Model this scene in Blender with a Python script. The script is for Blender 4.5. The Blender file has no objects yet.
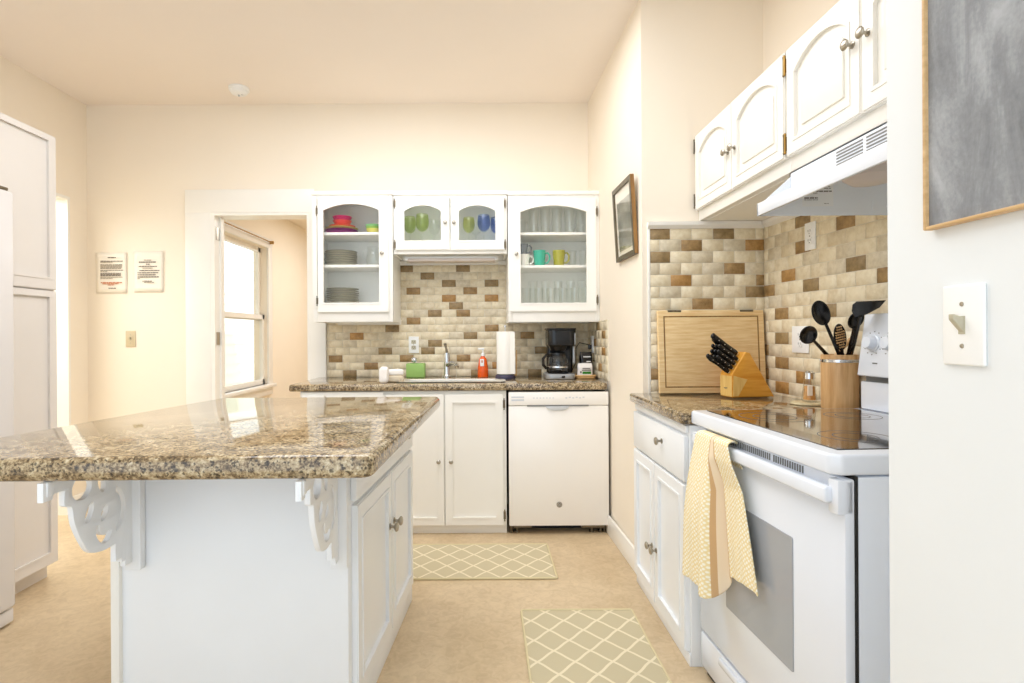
import bpy, bmesh, math, random
from mathutils import Matrix, Vector
R = math.radians
random.seed(7)
C = bpy.context.scene.collection
F, CX, CY, H, TH = 560.0, 484.0, 335.0, 1.208, 0.0061

# ------------------------------------------------------------------ measuring helpers
def un(px, py):
    dx, dy = px - CX, py - CY
    return dx - TH * dy, dy + TH * dx
def at(px, py, Y):                       # point seen at a pixel, at depth Y
    dx, dy = un(px, py)
    return Vector((dx * Y / F, Y, H - dy * Y / F))
def onx(px, py, X):                      # point seen at a pixel, on the plane x = X
    dx, dy = un(px, py)
    Y = X * F / dx
    return Vector((X, Y, H - dy * Y / F))

# ------------------------------------------------------------------ materials
def newmat(name):
    m = bpy.data.materials.new(name); m.use_nodes = True
    nt = m.node_tree
    return m, nt, nt.nodes['Principled BSDF'], nt.nodes['Material Output']
def N(nt, t, **kw):
    n = nt.nodes.new(t)
    for k, v in kw.items():
        if k.startswith('i_'):
            n.inputs[k[2:].replace('_', ' ')].default_value = v
        else: setattr(n, k, v)
    return n
def rgb(c): return (c[0], c[1], c[2], 1.0)
def srgb(r, g, b):
    f = lambda v: (v / 12.92 if v <= .04045 else ((v + .055) / 1.055) ** 2.4)
    return (f(r / 255), f(g / 255), f(b / 255))
def paint(name, c, rough=.5, metal=0, var=.03, scale=6, spec=.5, bump=0, coat=0):
    m, nt, p, out = newmat(name)
    tc = N(nt, 'ShaderNodeTexCoord'); no = N(nt, 'ShaderNodeTexNoise', i_Scale=scale, i_Detail=4.0)
    nt.links.new(tc.outputs['Object'], no.inputs['Vector'])
    rp = N(nt, 'ShaderNodeValToRGB')
    rp.color_ramp.elements[0].position = .3; rp.color_ramp.elements[1].position = .7
    rp.color_ramp.elements[0].color = rgb([max(0, v * (1 - var)) for v in c])
    rp.color_ramp.elements[1].color = rgb([min(1, v * (1 + var)) for v in c])
    nt.links.new(no.outputs['Fac'], rp.inputs['Fac']); nt.links.new(rp.outputs['Color'], p.inputs['Base Color'])
    p.inputs['Roughness'].default_value = rough; p.inputs['Metallic'].default_value = metal
    p.inputs['Specular IOR Level'].default_value = spec; p.inputs['Coat Weight'].default_value = coat
    p.inputs['Coat Roughness'].default_value = .08
    if bump:
        b = N(nt, 'ShaderNodeBump', i_Strength=bump, i_Distance=.004)
        n2 = N(nt, 'ShaderNodeTexNoise', i_Scale=scale * 12, i_Detail=3.0)
        nt.links.new(tc.outputs['Object'], n2.inputs['Vector'])
        nt.links.new(n2.outputs['Fac'], b.inputs['Height']); nt.links.new(b.outputs['Normal'], p.inputs['Normal'])
    return m
def ramp(nt, stops):
    r = N(nt, 'ShaderNodeValToRGB'); cr = r.color_ramp
    while len(cr.elements) < len(stops): cr.elements.new(.5)
    for e, (pos, c) in zip(cr.elements, stops): e.position = pos; e.color = rgb(c)
    return r
def glass(name, tint=(1, 1, 1), gloss=1.0, edge=1.45, rough=.02):
    m, nt, p, out = newmat(name); nt.nodes.remove(p)
    tr = N(nt, 'ShaderNodeBsdfTransparent'); tr.inputs['Color'].default_value = rgb(tint)
    gl = N(nt, 'ShaderNodeBsdfGlossy', i_Roughness=rough); gl.inputs['Color'].default_value = (gloss, gloss, gloss, 1)
    fr = N(nt, 'ShaderNodeFresnel', i_IOR=edge); mx = N(nt, 'ShaderNodeMixShader')
    ge = N(nt, 'ShaderNodeNewGeometry'); mm = N(nt, 'ShaderNodeMath', operation='MULTIPLY_ADD')   # same reflectance leaving as entering
    mm.inputs[1].default_value = 1 / edge - edge; mm.inputs[2].default_value = edge
    nt.links.new(ge.outputs['Backfacing'], mm.inputs[0]); nt.links.new(mm.outputs[0], fr.inputs['IOR'])
    nt.links.new(fr.outputs['Fac'], mx.inputs['Fac']); nt.links.new(tr.outputs[0], mx.inputs[1])
    nt.links.new(gl.outputs[0], mx.inputs[2]); nt.links.new(mx.outputs[0], out.inputs['Surface'])
    return m
def granite():
    m, nt, p, out = newmat('granite')
    tc = N(nt, 'ShaderNodeTexCoord')
    n1 = N(nt, 'ShaderNodeTexNoise', i_Scale=85.0, i_Detail=6.0, i_Roughness=.75)
    n2 = N(nt, 'ShaderNodeTexNoise', i_Scale=20.0, i_Detail=4.0)
    v = N(nt, 'ShaderNodeTexVoronoi', i_Scale=190.0)
    for n in (n1, n2, v): nt.links.new(tc.outputs['Object'], n.inputs['Vector'])
    r1 = ramp(nt, [(.33, srgb(48, 40, 32)), (.44, srgb(116, 96, 70)), (.53, srgb(172, 150, 114)), (.66, srgb(212, 197, 166)), (.84, srgb(236, 226, 204))])
    mixf = N(nt, 'ShaderNodeMath', operation='MULTIPLY_ADD'); mixf.inputs[1].default_value = .35; mixf.inputs[2].default_value = .31
    a = N(nt, 'ShaderNodeMath', operation='MULTIPLY_ADD'); a.inputs[1].default_value = 1.0
    sc = N(nt, 'ShaderNodeMath', operation='MULTIPLY_ADD'); sc.inputs[1].default_value = .35; sc.inputs[2].default_value = -.175
    nt.links.new(n2.outputs['Fac'], sc.inputs[0])
    nt.links.new(n1.outputs['Fac'], a.inputs[0]); nt.links.new(sc.outputs[0], a.inputs[2])
    nt.links.new(a.outputs[0], r1.inputs['Fac'])
    r2 = ramp(nt, [(.0, srgb(34, 26, 20)), (.11, srgb(62, 48, 34)), (.17, (1, 1, 1))])
    vs = N(nt, 'ShaderNodeSeparateColor'); nt.links.new(v.outputs['Color'], vs.inputs[0])
    nt.links.new(vs.outputs[0], r2.inputs['Fac'])
    mx = N(nt, 'ShaderNodeMixRGB', blend_type='MULTIPLY'); mx.inputs[0].default_value = .75
    nt.links.new(r1.outputs[0], mx.inputs[1]); nt.links.new(r2.outputs[0], mx.inputs[2])
    nt.links.new(mx.outputs[0], p.inputs['Base Color'])
    p.inputs['Roughness'].default_value = .07; p.inputs['Specular IOR Level'].default_value = .5
    p.inputs['Coat Weight'].default_value = .25; p.inputs['Coat Roughness'].default_value = .03
    return m
def stone(name, dark, light, rough=.45, scale=38):
    m, nt, p, out = newmat(name)
    tc = N(nt, 'ShaderNodeTexCoord'); n1 = N(nt, 'ShaderNodeTexNoise', i_Scale=scale, i_Detail=6.0, i_Roughness=.65)
    nt.links.new(tc.outputs['Object'], n1.inputs['Vector'])
    r = ramp(nt, [(.33, dark), (.66, light)])
    nt.links.new(n1.outputs['Fac'], r.inputs['Fac']); nt.links.new(r.outputs[0], p.inputs['Base Color'])
    p.inputs['Roughness'].default_value = rough
    b = N(nt, 'ShaderNodeBump', i_Strength=.25, i_Distance=.003); nt.links.new(n1.outputs['Fac'], b.inputs['Height'])
    nt.links.new(b.outputs['Normal'], p.inputs['Normal'])
    return m
def wood(name, dark, light, along='X', rough=.4, scale=5):
    m, nt, p, out = newmat(name)
    tc = N(nt, 'ShaderNodeTexCoord'); mp = N(nt, 'ShaderNodeMapping')
    s = {'X': (1.2, 14, 14), 'Y': (14, 1.2, 14), 'Z': (14, 14, 1.2)}[along]
    mp.inputs['Scale'].default_value = s
    n1 = N(nt, 'ShaderNodeTexNoise', i_Scale=scale, i_Detail=5.0, i_Roughness=.6)
    nt.links.new(tc.outputs['Object'], mp.inputs['Vector']); nt.links.new(mp.outputs[0], n1.inputs['Vector'])
    r = ramp(nt, [(.32, dark), (.68, light)])
    nt.links.new(n1.outputs['Fac'], r.inputs['Fac']); nt.links.new(r.outputs[0], p.inputs['Base Color'])
    p.inputs['Roughness'].default_value = rough
    return m
def rugmat():
    m, nt, p, out = newmat('trellis_rug')
    tc = N(nt, 'ShaderNodeTexCoord'); sp = N(nt, 'ShaderNodeSeparateXYZ'); nt.links.new(tc.outputs['Object'], sp.inputs[0])
    def M(op, a, b=None, c=None):
        n = N(nt, 'ShaderNodeMath', operation=op)
        for i, v in enumerate((a, b, c)):
            if v is None: continue
            if isinstance(v, (int, float)): n.inputs[i].default_value = v
            else: nt.links.new(v, n.inputs[i])
        return n.outputs[0]
    u = M('MULTIPLY', sp.outputs[0], 1 / .138); v = M('MULTIPLY', sp.outputs[1], 1 / .148)
    a = M('ADD', u, v); b = M('SUBTRACT', u, v)
    a2 = M('ADD', a, M('MULTIPLY', M('SINE', M('MULTIPLY', b, 2 * math.pi)), .014))
    b2 = M('ADD', b, M('MULTIPLY', M('SINE', M('MULTIPLY', a, 2 * math.pi)), .014))
    la = M('ABSOLUTE', M('SUBTRACT', M('FRACT', a2), .5)); lb = M('ABSOLUTE', M('SUBTRACT', M('FRACT', b2), .5))
    ln = M('LESS_THAN', M('MINIMUM', la, lb), .05)
    no = N(nt, 'ShaderNodeTexNoise', i_Scale=260.0); nt.links.new(tc.outputs['Object'], no.inputs['Vector'])
    mx = N(nt, 'ShaderNodeMixRGB'); nt.links.new(ln, mx.inputs[0])
    mx.inputs[1].default_value = rgb(srgb(197, 184, 152)); mx.inputs[2].default_value = rgb(srgb(228, 216, 186))
    nt.links.new(mx.outputs[0], p.inputs['Base Color']); p.inputs['Roughness'].default_value = .95
    bp = N(nt, 'ShaderNodeBump', i_Strength=.5, i_Distance=.002); nt.links.new(no.outputs['Fac'], bp.inputs['Height'])
    nt.links.new(bp.outputs[0], p.inputs['Normal'])
    return m
def floormat():
    m, nt, p, out = newmat('beige_sheet_floor')
    tc = N(nt, 'ShaderNodeTexCoord')
    n1 = N(nt, 'ShaderNodeTexNoise', i_Scale=2.6, i_Detail=8.0, i_Roughness=.62, i_Distortion=.6)
    n2 = N(nt, 'ShaderNodeTexNoise', i_Scale=26.0, i_Detail=6.0, i_Roughness=.6, i_Distortion=1.2)
    for n in (n1, n2): nt.links.new(tc.outputs['Object'], n.inputs['Vector'])
    r1 = ramp(nt, [(.3, srgb(200, 176, 140)), (.7, srgb(220, 198, 164))])
    r2 = ramp(nt, [(.35, srgb(205, 195, 180)), (.6, (1, 1, 1))])
    mx = N(nt, 'ShaderNodeMixRGB', blend_type='MULTIPLY'); mx.inputs[0].default_value = .35
    nt.links.new(n1.outputs['Fac'], r1.inputs['Fac']); nt.links.new(n2.outputs['Fac'], r2.inputs['Fac'])
    nt.links.new(r1.outputs[0], mx.inputs[1]); nt.links.new(r2.outputs[0], mx.inputs[2])
    nt.links.new(mx.outputs[0], p.inputs['Base Color']); p.inputs['Roughness'].default_value = .38
    return m
def chalkmat():
    m, nt, p, out = newmat('dusty_slate')
    tc = N(nt, 'ShaderNodeTexCoord'); mp = N(nt, 'ShaderNodeMapping'); mp.inputs['Scale'].default_value = (1, 3.2, 1.1)
    nt.links.new(tc.outputs['Object'], mp.inputs[0])
    n1 = N(nt, 'ShaderNodeTexNoise', i_Scale=5.0, i_Detail=9.0, i_Roughness=.68, i_Distortion=.5); nt.links.new(mp.outputs[0], n1.inputs['Vector'])
    n2 = N(nt, 'ShaderNodeTexNoise', i_Scale=160.0, i_Detail=2.0); nt.links.new(tc.outputs['Object'], n2.inputs['Vector'])
    r = ramp(nt, [(.3, srgb(118, 119, 122)), (.5, srgb(142, 144, 147)), (.72, srgb(176, 178, 181))])
    ad = N(nt, 'ShaderNodeMath', operation='MULTIPLY_ADD'); ad.inputs[1].default_value = .16; ad.inputs[2].default_value = -.08
    a2 = N(nt, 'ShaderNodeMath', operation='ADD')
    nt.links.new(n2.outputs['Fac'], ad.inputs[0]); nt.links.new(ad.outputs[0], a2.inputs[0]); nt.links.new(n1.outputs['Fac'], a2.inputs[1])
    nt.links.new(a2.outputs[0], r.inputs['Fac']); nt.links.new(r.outputs[0], p.inputs['Base Color'])
    p.inputs['Roughness'].default_value = .85
    return m
def towelmat():
    m, nt, p, out = newmat('dotted_towel_cloth')
    tc = N(nt, 'ShaderNodeTexCoord')
    v = N(nt, 'ShaderNodeTexVoronoi', i_Scale=95.0); v.inputs['Randomness'].default_value = .2
    mp = N(nt, 'ShaderNodeMapping'); mp.inputs['Scale'].default_value = (1, 0, 1); mp.inputs['Rotation'].default_value = (0, .78, 0)
    nt.links.new(tc.outputs['Object'], mp.inputs[0]); nt.links.new(mp.outputs[0], v.inputs['Vector'])
    r = ramp(nt, [(.26, srgb(252, 246, 230)), (.46, srgb(238, 218, 164))])
    nt.links.new(v.outputs['Distance'], r.inputs['Fac']); nt.links.new(r.outputs[0], p.inputs['Base Color'])
    p.inputs['Roughness'].default_value = .95
    return m
def artmat():
    m, nt, p, out = newmat('grey_landscape_print')
    tc = N(nt, 'ShaderNodeTexCoord'); mp = N(nt, 'ShaderNodeMapping'); mp.inputs['Scale'].default_value = (1, 9, 3)
    nt.links.new(tc.outputs['Object'], mp.inputs[0])
    n1 = N(nt, 'ShaderNodeTexNoise', i_Scale=2.2, i_Detail=7.0, i_Roughness=.7); nt.links.new(mp.outputs[0], n1.inputs['Vector'])
    r = ramp(nt, [(.33, srgb(70, 66, 54)), (.5, srgb(150, 146, 130)), (.66, srgb(222, 214, 198))])
    nt.links.new(n1.outputs['Fac'], r.inputs['Fac']); nt.links.new(r.outputs[0], p.inputs['Base Color'])
    p.inputs['Roughness'].default_value = .3
    return m

M = {}
M['wall'] = paint('cream_wall_paint', srgb(245, 234, 217), .7, var=.012, scale=2, bump=.06)
M['wallw'] = paint('off_white_wall_paint', srgb(234, 237, 238), .7, var=.012, scale=2, bump=.08)
M['ceil'] = paint('ceiling_paint', srgb(246, 236, 226), .85, var=.01, scale=2, bump=.05)
M['white'] = paint('white_gloss_paint', srgb(240, 242, 244), .32, var=.012, scale=5)
M['trim'] = paint('white_trim_paint', srgb(244, 241, 234), .35, var=.012, scale=5)
M['inner'] = paint('cabinet_interior_paint', srgb(251, 250, 245), .5, var=.005)
M['appl'] = paint('white_enamel', srgb(236, 241, 250), .16, var=.006, coat=.4)
M['pantry'] = paint('pale_grey_white_paint', srgb(226, 220, 214), .4, var=.01); M['fridge'] = paint('fridge_enamel', srgb(224, 220, 218), .25, var=.006)
M['dw'] = paint('warm_white_enamel', srgb(245, 241, 235), .2, var=.006, coat=.3)
M['applg'] = paint('pale_grey_enamel', srgb(205, 208, 212), .3, var=.01)
M['hoodin'] = paint('grey_hood_enamel', srgb(240, 243, 246), .35, var=.02)
M['granite'] = granite()
M['tile_a'] = stone('travertine_pale', srgb(214, 197, 163), srgb(236, 223, 196))
M['tile_b'] = stone('travertine_cream', srgb(224, 208, 174), srgb(243, 231, 204))
M['tile_c'] = stone('travertine_grey', srgb(204, 190, 162), srgb(229, 217, 192))
M['tile_d'] = stone('noce_brown', srgb(136, 106, 66), srgb(178, 146, 98))
M['tile_e'] = stone('noce_olive', srgb(130, 108, 72), srgb(170, 144, 102))
M['tile_f'] = stone('honey_brown', srgb(158, 116, 62), srgb(194, 152, 94))
M['grout'] = paint('pale_grout', srgb(226, 217, 198), .8)
M['floor'] = floormat()
M['nickel'] = paint('brushed_nickel', srgb(176, 170, 158), .28, metal=1, var=.04)
M['brass'] = paint('antique_brass', srgb(170, 134, 72), .35, metal=1, var=.06)
M['dkmetal'] = paint('dark_hinge_metal', srgb(126, 116, 98), .4, metal=.9)
M['chrome'] = paint('polished_chrome', srgb(214, 216, 220), .12, metal=1, var=.01)
M['steel'] = paint('sink_steel', srgb(236, 232, 224), .4, metal=.8)
M['black'] = paint('black_plastic', srgb(14, 13, 14), .22, var=.1)
M['dark'] = paint('dark_void', srgb(34, 32, 30), .7)
M['slot'] = paint('shadow_grey_slot', srgb(120, 120, 118), .7)
M['glass'] = glass('clear_pane', (1, 1, .995), .8, 1.25)
M['ovenglass'] = paint('grey_oven_glass', srgb(164, 168, 175), .08, var=.02, coat=.5)
M['cooktop'] = paint('black_ceramic_glass', srgb(26, 24, 24), .03, var=.2, spec=.9, coat=1)
M['clear'] = glass('drinking_glass', (.975, .98, .972), .95, 1.5, .03)
M['shaker'] = glass('shaker_glass', (.90, .90, .87), .95, 1.6, .04)
M['greeng'] = glass('green_stemware', (.86, .91, .66), .9, 1.5)
M['oliveg'] = glass('yellow_green_stemware', (.90, .92, .68), .9, 1.5)
M['blueg'] = glass('blue_stemware', (.66, .74, .93), .9, 1.5)
M['porc'] = paint('cream_porcelain', srgb(222, 218, 200), .25, var=.02)
M['rim'] = paint('plate_gap_shade', srgb(140, 130, 108), .3)  # dark edge colour paints in the shade between stacked plates
M['pink'] = paint('magenta_plastic', srgb(206, 40, 110), .35)
M['coral'] = paint('coral_plastic', srgb(238, 100, 88), .35)
M['purple'] = paint('purple_plastic', srgb(158, 40, 128), .35)
M['lime'] = paint('lime_plastic', srgb(160, 208, 90), .35)
M['mint'] = paint('mint_plastic', srgb(150, 214, 140), .35)
M['yellow'] = paint('pale_yellow_plastic', srgb(232, 222, 110), .35)
M['teal'] = paint('teal_glaze', srgb(64, 178, 150), .2)
M['olive'] = paint('olive_glaze', srgb(168, 164, 62), .2)
M['greymug'] = paint('grey_glaze', srgb(120, 124, 126), .25)
M['whitemug'] = paint('white_glaze', srgb(240, 236, 226), .2)
M['board'] = wood('bamboo_board', srgb(222, 184, 126), srgb(244, 216, 166), 'X', .45, 7)
M['block'] = wood('honey_wood', srgb(214, 140, 34), srgb(236, 174, 70), 'X', .35, 4)
M['blockend'] = wood('pale_end_grain', srgb(222, 178, 96), srgb(240, 206, 132), 'Z', .4, 6)
M['crock'] = wood('light_maple', srgb(196, 148, 94), srgb(228, 188, 136), 'Z', .4, 4)
M['oak'] = wood('oak_strip', srgb(200, 160, 108), srgb(226, 192, 142), 'Y', .5)
M['frame'] = wood('dark_bronze_frame', srgb(70, 60, 42), srgb(112, 100, 76), 'Z', .4)
M['frameside'] = wood('brown_frame_side', srgb(120, 84, 40), srgb(160, 118, 62), 'Z', .5)
M['rug'] = rugmat(); M['rugedge'] = paint('rug_binding', srgb(214, 200, 160), .95)
M['chalk'] = chalkmat(); M['towel'] = towelmat(); M['art'] = artmat()
M['hem'] = paint('towel_hem_brown', srgb(206, 168, 122), .95); M['towelin'] = paint('towel_pink_lining', srgb(236, 216, 186), .95)
M['paper'] = paint('printed_paper', srgb(246, 238, 224), .7, var=.01)
M['ink'] = paint('black_ink', srgb(112, 102, 94), .8); M['redink'] = paint('red_ink', srgb(206, 138, 106), .8)
M['greyink'] = paint('grey_ink', srgb(160, 148, 132), .8)
M['ivory'] = paint('ivory_switch', srgb(206, 190, 156), .4); M['plastic'] = paint('white_plastic', srgb(246, 246, 244), .3, var=.01)
M['toggle'] = paint('almond_toggle', srgb(192, 184, 160), .4)
M['green'] = paint('sponge_green', srgb(150, 188, 104), .6, var=.05); M['dkgreen'] = paint('deep_green', srgb(50, 130, 40), .6)
M['orange'] = paint('orange_soap', srgb(240, 96, 30), .25, var=.12, scale=40); M['cloth'] = paint('white_cloth', srgb(244, 238, 232), .9, bump=.3)
M['beige'] = paint('beige_cloth', srgb(214, 200, 176), .9, bump=.3)
M['towelpaper'] = paint('paper_towel', srgb(246, 243, 236), .9, var=.01, bump=.2)
M['navy'] = paint('navy_base', srgb(62, 58, 82), .4)
M['silver'] = paint('silver_plastic', srgb(168, 170, 172), .3, metal=.4)
M['lens'] = paint('frosted_lamp_lens', srgb(226, 214, 206), .35); 
M['spice'] = paint('orange_spice', srgb(218, 160, 92), .8, var=.2, scale=60)
M['stonetrivet'] = stone('pale_trivet', srgb(196, 178, 136), srgb(226, 212, 174))
M['siding'] = paint('white_clapboard', srgb(250, 248, 240), .7, var=.01); M['sidingy'] = paint('cream_clapboard', srgb(250, 246, 216), .7)
M['mud'] = paint('mudroom_wall_paint', srgb(246, 236, 218), .8, var=.01)
M['brown'] = paint('brown_leather', srgb(120, 62, 38), .5)
M['tan'] = paint('tan_basket', srgb(206, 166, 110), .7, var=.1)
M['hall'] = paint('hall_wall_paint', srgb(252, 246, 230), .7)

# ------------------------------------------------------------------ mesh builder
class MB:
    def __init__(s): s.bm = bmesh.new(); s.mi = 0
    def m(s, i): s.mi = i; return s
    def _merge(s, t, mi=None):
        for f in t.faces: f.material_index = s.mi if mi is None else mi
        me = bpy.data.meshes.new('tmp'); t.to_mesh(me); t.free(); s.bm.from_mesh(me); bpy.data.meshes.remove(me)
        return s
    def box(s, x0, x1, y0, y1, z0, z1, bev=0, seg=2):
        t = bmesh.new(); bmesh.ops.create_cube(t, size=1)
        for v in t.verts:
            v.co = Vector(((x0 + x1) / 2 + v.co.x * (x1 - x0), (y0 + y1) / 2 + v.co.y * (y1 - y0), (z0 + z1) / 2 + v.co.z * (z1 - z0)))
        if bev: bmesh.ops.bevel(t, geom=t.edges[:], offset=bev, segments=seg, profile=.5, affect='EDGES')
        return s._merge(t)
    def prism(s, pts, axis, a0, a1, bev=0, seg=2):
        t = bmesh.new()
        def mk(p, a):
            return {'z': (p[0], p[1], a), 'y': (p[0], a, p[1]), 'x': (a, p[0], p[1])}[axis]
        A = [t.verts.new(mk(p, a0)) for p in pts]; B = [t.verts.new(mk(p, a1)) for p in pts]
        t.faces.new(A[::-1]); t.faces.new(B); n = len(pts)
        for i in range(n): t.faces.new((A[i], A[(i + 1) % n], B[(i + 1) % n], B[i]))
        bmesh.ops.recalc_face_normals(t, faces=t.faces[:])
        if bev: bmesh.ops.bevel(t, geom=t.edges[:], offset=bev, segments=seg, profile=.5, affect='EDGES')
        return s._merge(t)
    def lathe(s, prof, c=(0, 0, 0), n=24, mat=None):
        t = bmesh.new(); rings = []
        for r, z in prof:
            rings.append([t.verts.new((max(r, 1e-5) * math.cos(2 * math.pi * k / n), max(r, 1e-5) * math.sin(2 * math.pi * k / n), z)) for k in range(n)])
        for a, b in zip(rings, rings[1:]):
            for k in range(n): t.faces.new((a[k], a[(k + 1) % n], b[(k + 1) % n], b[k]))
        if prof[0][0] > 1e-4: pass
        bmesh.ops.remove_doubles(t, verts=t.verts[:], dist=2e-5)
        bmesh.ops.recalc_face_normals(t, faces=t.faces[:])
        X = Matrix.Translation(Vector(c))
        if mat is not None: X = X @ mat
        bmesh.ops.transform(t, matrix=X, verts=t.verts[:])
        return s._merge(t)
    def tube(s, path, r, n=10, closed=False):
        t = bmesh.new(); P = [Vector(p) for p in path]; rs = r if isinstance(r, (list, tuple)) else [r] * len(P)
        rings = []; up = Vector((0, 0, 1)); prev = None
        for i, p in enumerate(P):
            if closed: d = P[(i + 1) % len(P)] - P[i - 1]
            else: d = (P[min(i + 1, len(P) - 1)] - P[max(i - 1, 0)])
            d.normalize()
            if prev is None:
                a = d.cross(up)
                if a.length < 1e-3: a = d.cross(Vector((1, 0, 0)))
            else: a = prev - d * prev.dot(d)
            a.normalize(); prev = a; b = d.cross(a)
            rings.append([t.verts.new(p + (a * math.cos(2 * math.pi * k / n) + b * math.sin(2 * math.pi * k / n)) * rs[i]) for k in range(n)])
        prs = list(zip(rings, rings[1:])) + ([(rings[-1], rings[0])] if closed else [])
        for A, B in prs:
            for k in range(n): t.faces.new((A[k], A[(k + 1) % n], B[(k + 1) % n], B[k]))
        if not closed: t.faces.new(rings[0][::-1]); t.faces.new(rings[-1])
        bmesh.ops.recalc_face_normals(t, faces=t.faces[:])
        return s._merge(t)
    def ell(s, c, r, rot=None, u=20, v=12):
        t = bmesh.new(); bmesh.ops.create_uvsphere(t, u_segments=u, v_segments=v, radius=1)
        X = Matrix.Translation(Vector(c)) @ (rot if rot is not None else Matrix()) @ Matrix.Diagonal((r[0], r[1], r[2], 1))
        bmesh.ops.transform(t, matrix=X, verts=t.verts[:]); return s._merge(t)
    def grid(s, fn, nu, nv, closed_u=False):
        t = bmesh.new(); g = [[t.verts.new(fn(i / nu, j / nv)) for i in range(nu + 1)] for j in range(nv + 1)]
        for j in range(nv):
            for i in range(nu): t.faces.new((g[j][i], g[j][i + 1], g[j + 1][i + 1], g[j + 1][i]))
        bmesh.ops.recalc_face_normals(t, faces=t.faces[:])
        return s._merge(t)
    def curve2d(s, loops, thick, mat):          # flat outline with holes, extruded
        cu = bpy.data.curves.new('tmpc', 'CURVE'); cu.dimensions = '2D'; cu.fill_mode = 'BOTH'; cu.extrude = thick / 2
        cu.bevel_depth = .0015; cu.bevel_resolution = 1
        for lp in loops:
            sp = cu.splines.new('POLY'); sp.points.add(len(lp) - 1); sp.use_cyclic_u = True
            for q, p in zip(sp.points, lp): q.co = (p[0], p[1], 0, 1)
        ob = bpy.data.objects.new('tmpc', cu); C.objects.link(ob); bpy.context.view_layer.update()
        me = bpy.data.meshes.new_from_object(ob.evaluated_get(bpy.context.evaluated_depsgraph_get()))
        t = bmesh.new(); t.from_mesh(me); bmesh.ops.remove_doubles(t, verts=t.verts[:], dist=1e-5)
        bmesh.ops.transform(t, matrix=mat, verts=t.verts[:])
        bpy.data.objects.remove(ob); bpy.data.curves.remove(cu); bpy.data.meshes.remove(me)
        bmesh.ops.recalc_face_normals(t, faces=t.faces[:])
        return s._merge(t)
    def ring(s, inner, outer, y0, y1):          # frame between two equal-length loops in XZ
        t = bmesh.new(); n = len(inner)
        V = {}
        for k, lp in (('i', inner), ('o', outer)):
            for y in (y0, y1): V[k, y] = [t.verts.new((p[0], y, p[1])) for p in lp]
        for i in range(n):
            j = (i + 1) % n
            t.faces.new((V['o', y0][i], V['o', y0][j], V['i', y0][j], V['i', y0][i]))
            t.faces.new((V['i', y1][i], V['i', y1][j], V['o', y1][j], V['o', y1][i]))
            t.faces.new((V['i', y0][i], V['i', y0][j], V['i', y1][j], V['i', y1][i]))
            t.faces.new((V['o', y1][i], V['o', y1][j], V['o', y0][j], V['o', y0][i]))
        bmesh.ops.recalc_face_normals(t, faces=t.faces[:])
        return s._merge(t)
    def xf(s, X): bmesh.ops.transform(s.bm, matrix=X, verts=s.bm.verts[:]); return s
    def mv(s, x, y, z): return s.xf(Matrix.Translation((x, y, z)))

XF = {}
def build(name, mb, mats, parent=None, ang=35):
    me = bpy.data.meshes.new(name); mb.bm.to_mesh(me); mb.bm.free()
    mats = mats if isinstance(mats, (list, tuple)) else [mats]
    for k in mats: me.materials.append(M[k])
    me.polygons.foreach_set('use_smooth', [True] * len(me.polygons)); me.set_sharp_from_angle(angle=R(ang))
    o = bpy.data.objects.new(name, me); C.objects.link(o)
    if parent: o.parent = parent
    return o
def tag(o, label, cat, group=None):
    o['label'] = label; o['category'] = cat
    if group: o['group'] = group
    return o
def thing(name, label, cat, loc=(0, 0, 0), rz=0, group=None):
    o = bpy.data.objects.new(name, None); C.objects.link(o); o.empty_display_size = .05
    o.location = loc; o.rotation_euler = (0, 0, rz)
    XF[o.name] = Matrix.Translation(Vector(loc)) @ Matrix.Rotation(rz, 4, 'Z')
    return tag(o, label, cat, group)
def part(T, name, mb, mats, world=False, label=None, ang=35):
    if world: mb.xf(XF[T.name].inverted())
    o = build(name, mb, mats, T, ang)
    if label: o['label'] = label
    return o
def single(name, mb, mats, label, cat, group=None, ang=35):     # one-mesh thing, origin at its base
    vs = [v.co for v in mb.bm.verts]
    lo = [min(v[i] for v in vs) for i in range(3)]; hi = [max(v[i] for v in vs) for i in range(3)]
    c = ((lo[0] + hi[0]) / 2, (lo[1] + hi[1]) / 2, lo[2])
    mb.mv(-c[0], -c[1], -c[2]); o = build(name, mb, mats, None, ang); o.location = c
    return tag(o, label, cat, group)
def struct(name, mb, mats, parent=None, ang=35):
    o = build(name, mb, mats, parent, ang)
    if parent is None: o['kind'] = 'structure'
    return o
def dup(o, loc, rz=None, label=None, name=None):
    r = o.copy(); C.objects.link(r); r.location = loc
    if rz is not None: r.rotation_euler = (0, 0, rz)
    if label: r['label'] = label
    for ch in list(o.children):
        c = ch.copy(); C.objects.link(c); c.parent = r
        for g in list(ch.children):
            d = g.copy(); C.objects.link(d); d.parent = c
    return r
ORD = ['topmost', 'second', 'third', 'fourth', 'fifth', 'sixth', 'seventh', 'eighth', 'ninth']
LFT = ['leftmost', 'second', 'third', 'fourth', 'fifth', 'sixth', 'seventh']

# ================================================================== THE SETTING
CZ = 2.865                      # ceiling
YB = 4.0                        # back wall
XL = -2.83                      # left wall
YA = 2.745                      # alcove wall
XA0, XA1 = .752, .778           # slightly out-of-square right wall: at the back / at the alcove
def xt(y): return 1.377 + .07 * (YA - y)     # tiled wall behind the stove
YW, XW = .956, .69              # end of the blackboard wall, its face
Y0 = -1.1
struct('floor', MB().box(-4.6, 2.2, Y0, 7.6, -.1, 0), 'floor')
struct('ceiling', MB().box(-3.2, 2.2, Y0, YB + .12, CZ, CZ + .1), 'ceil')
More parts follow.
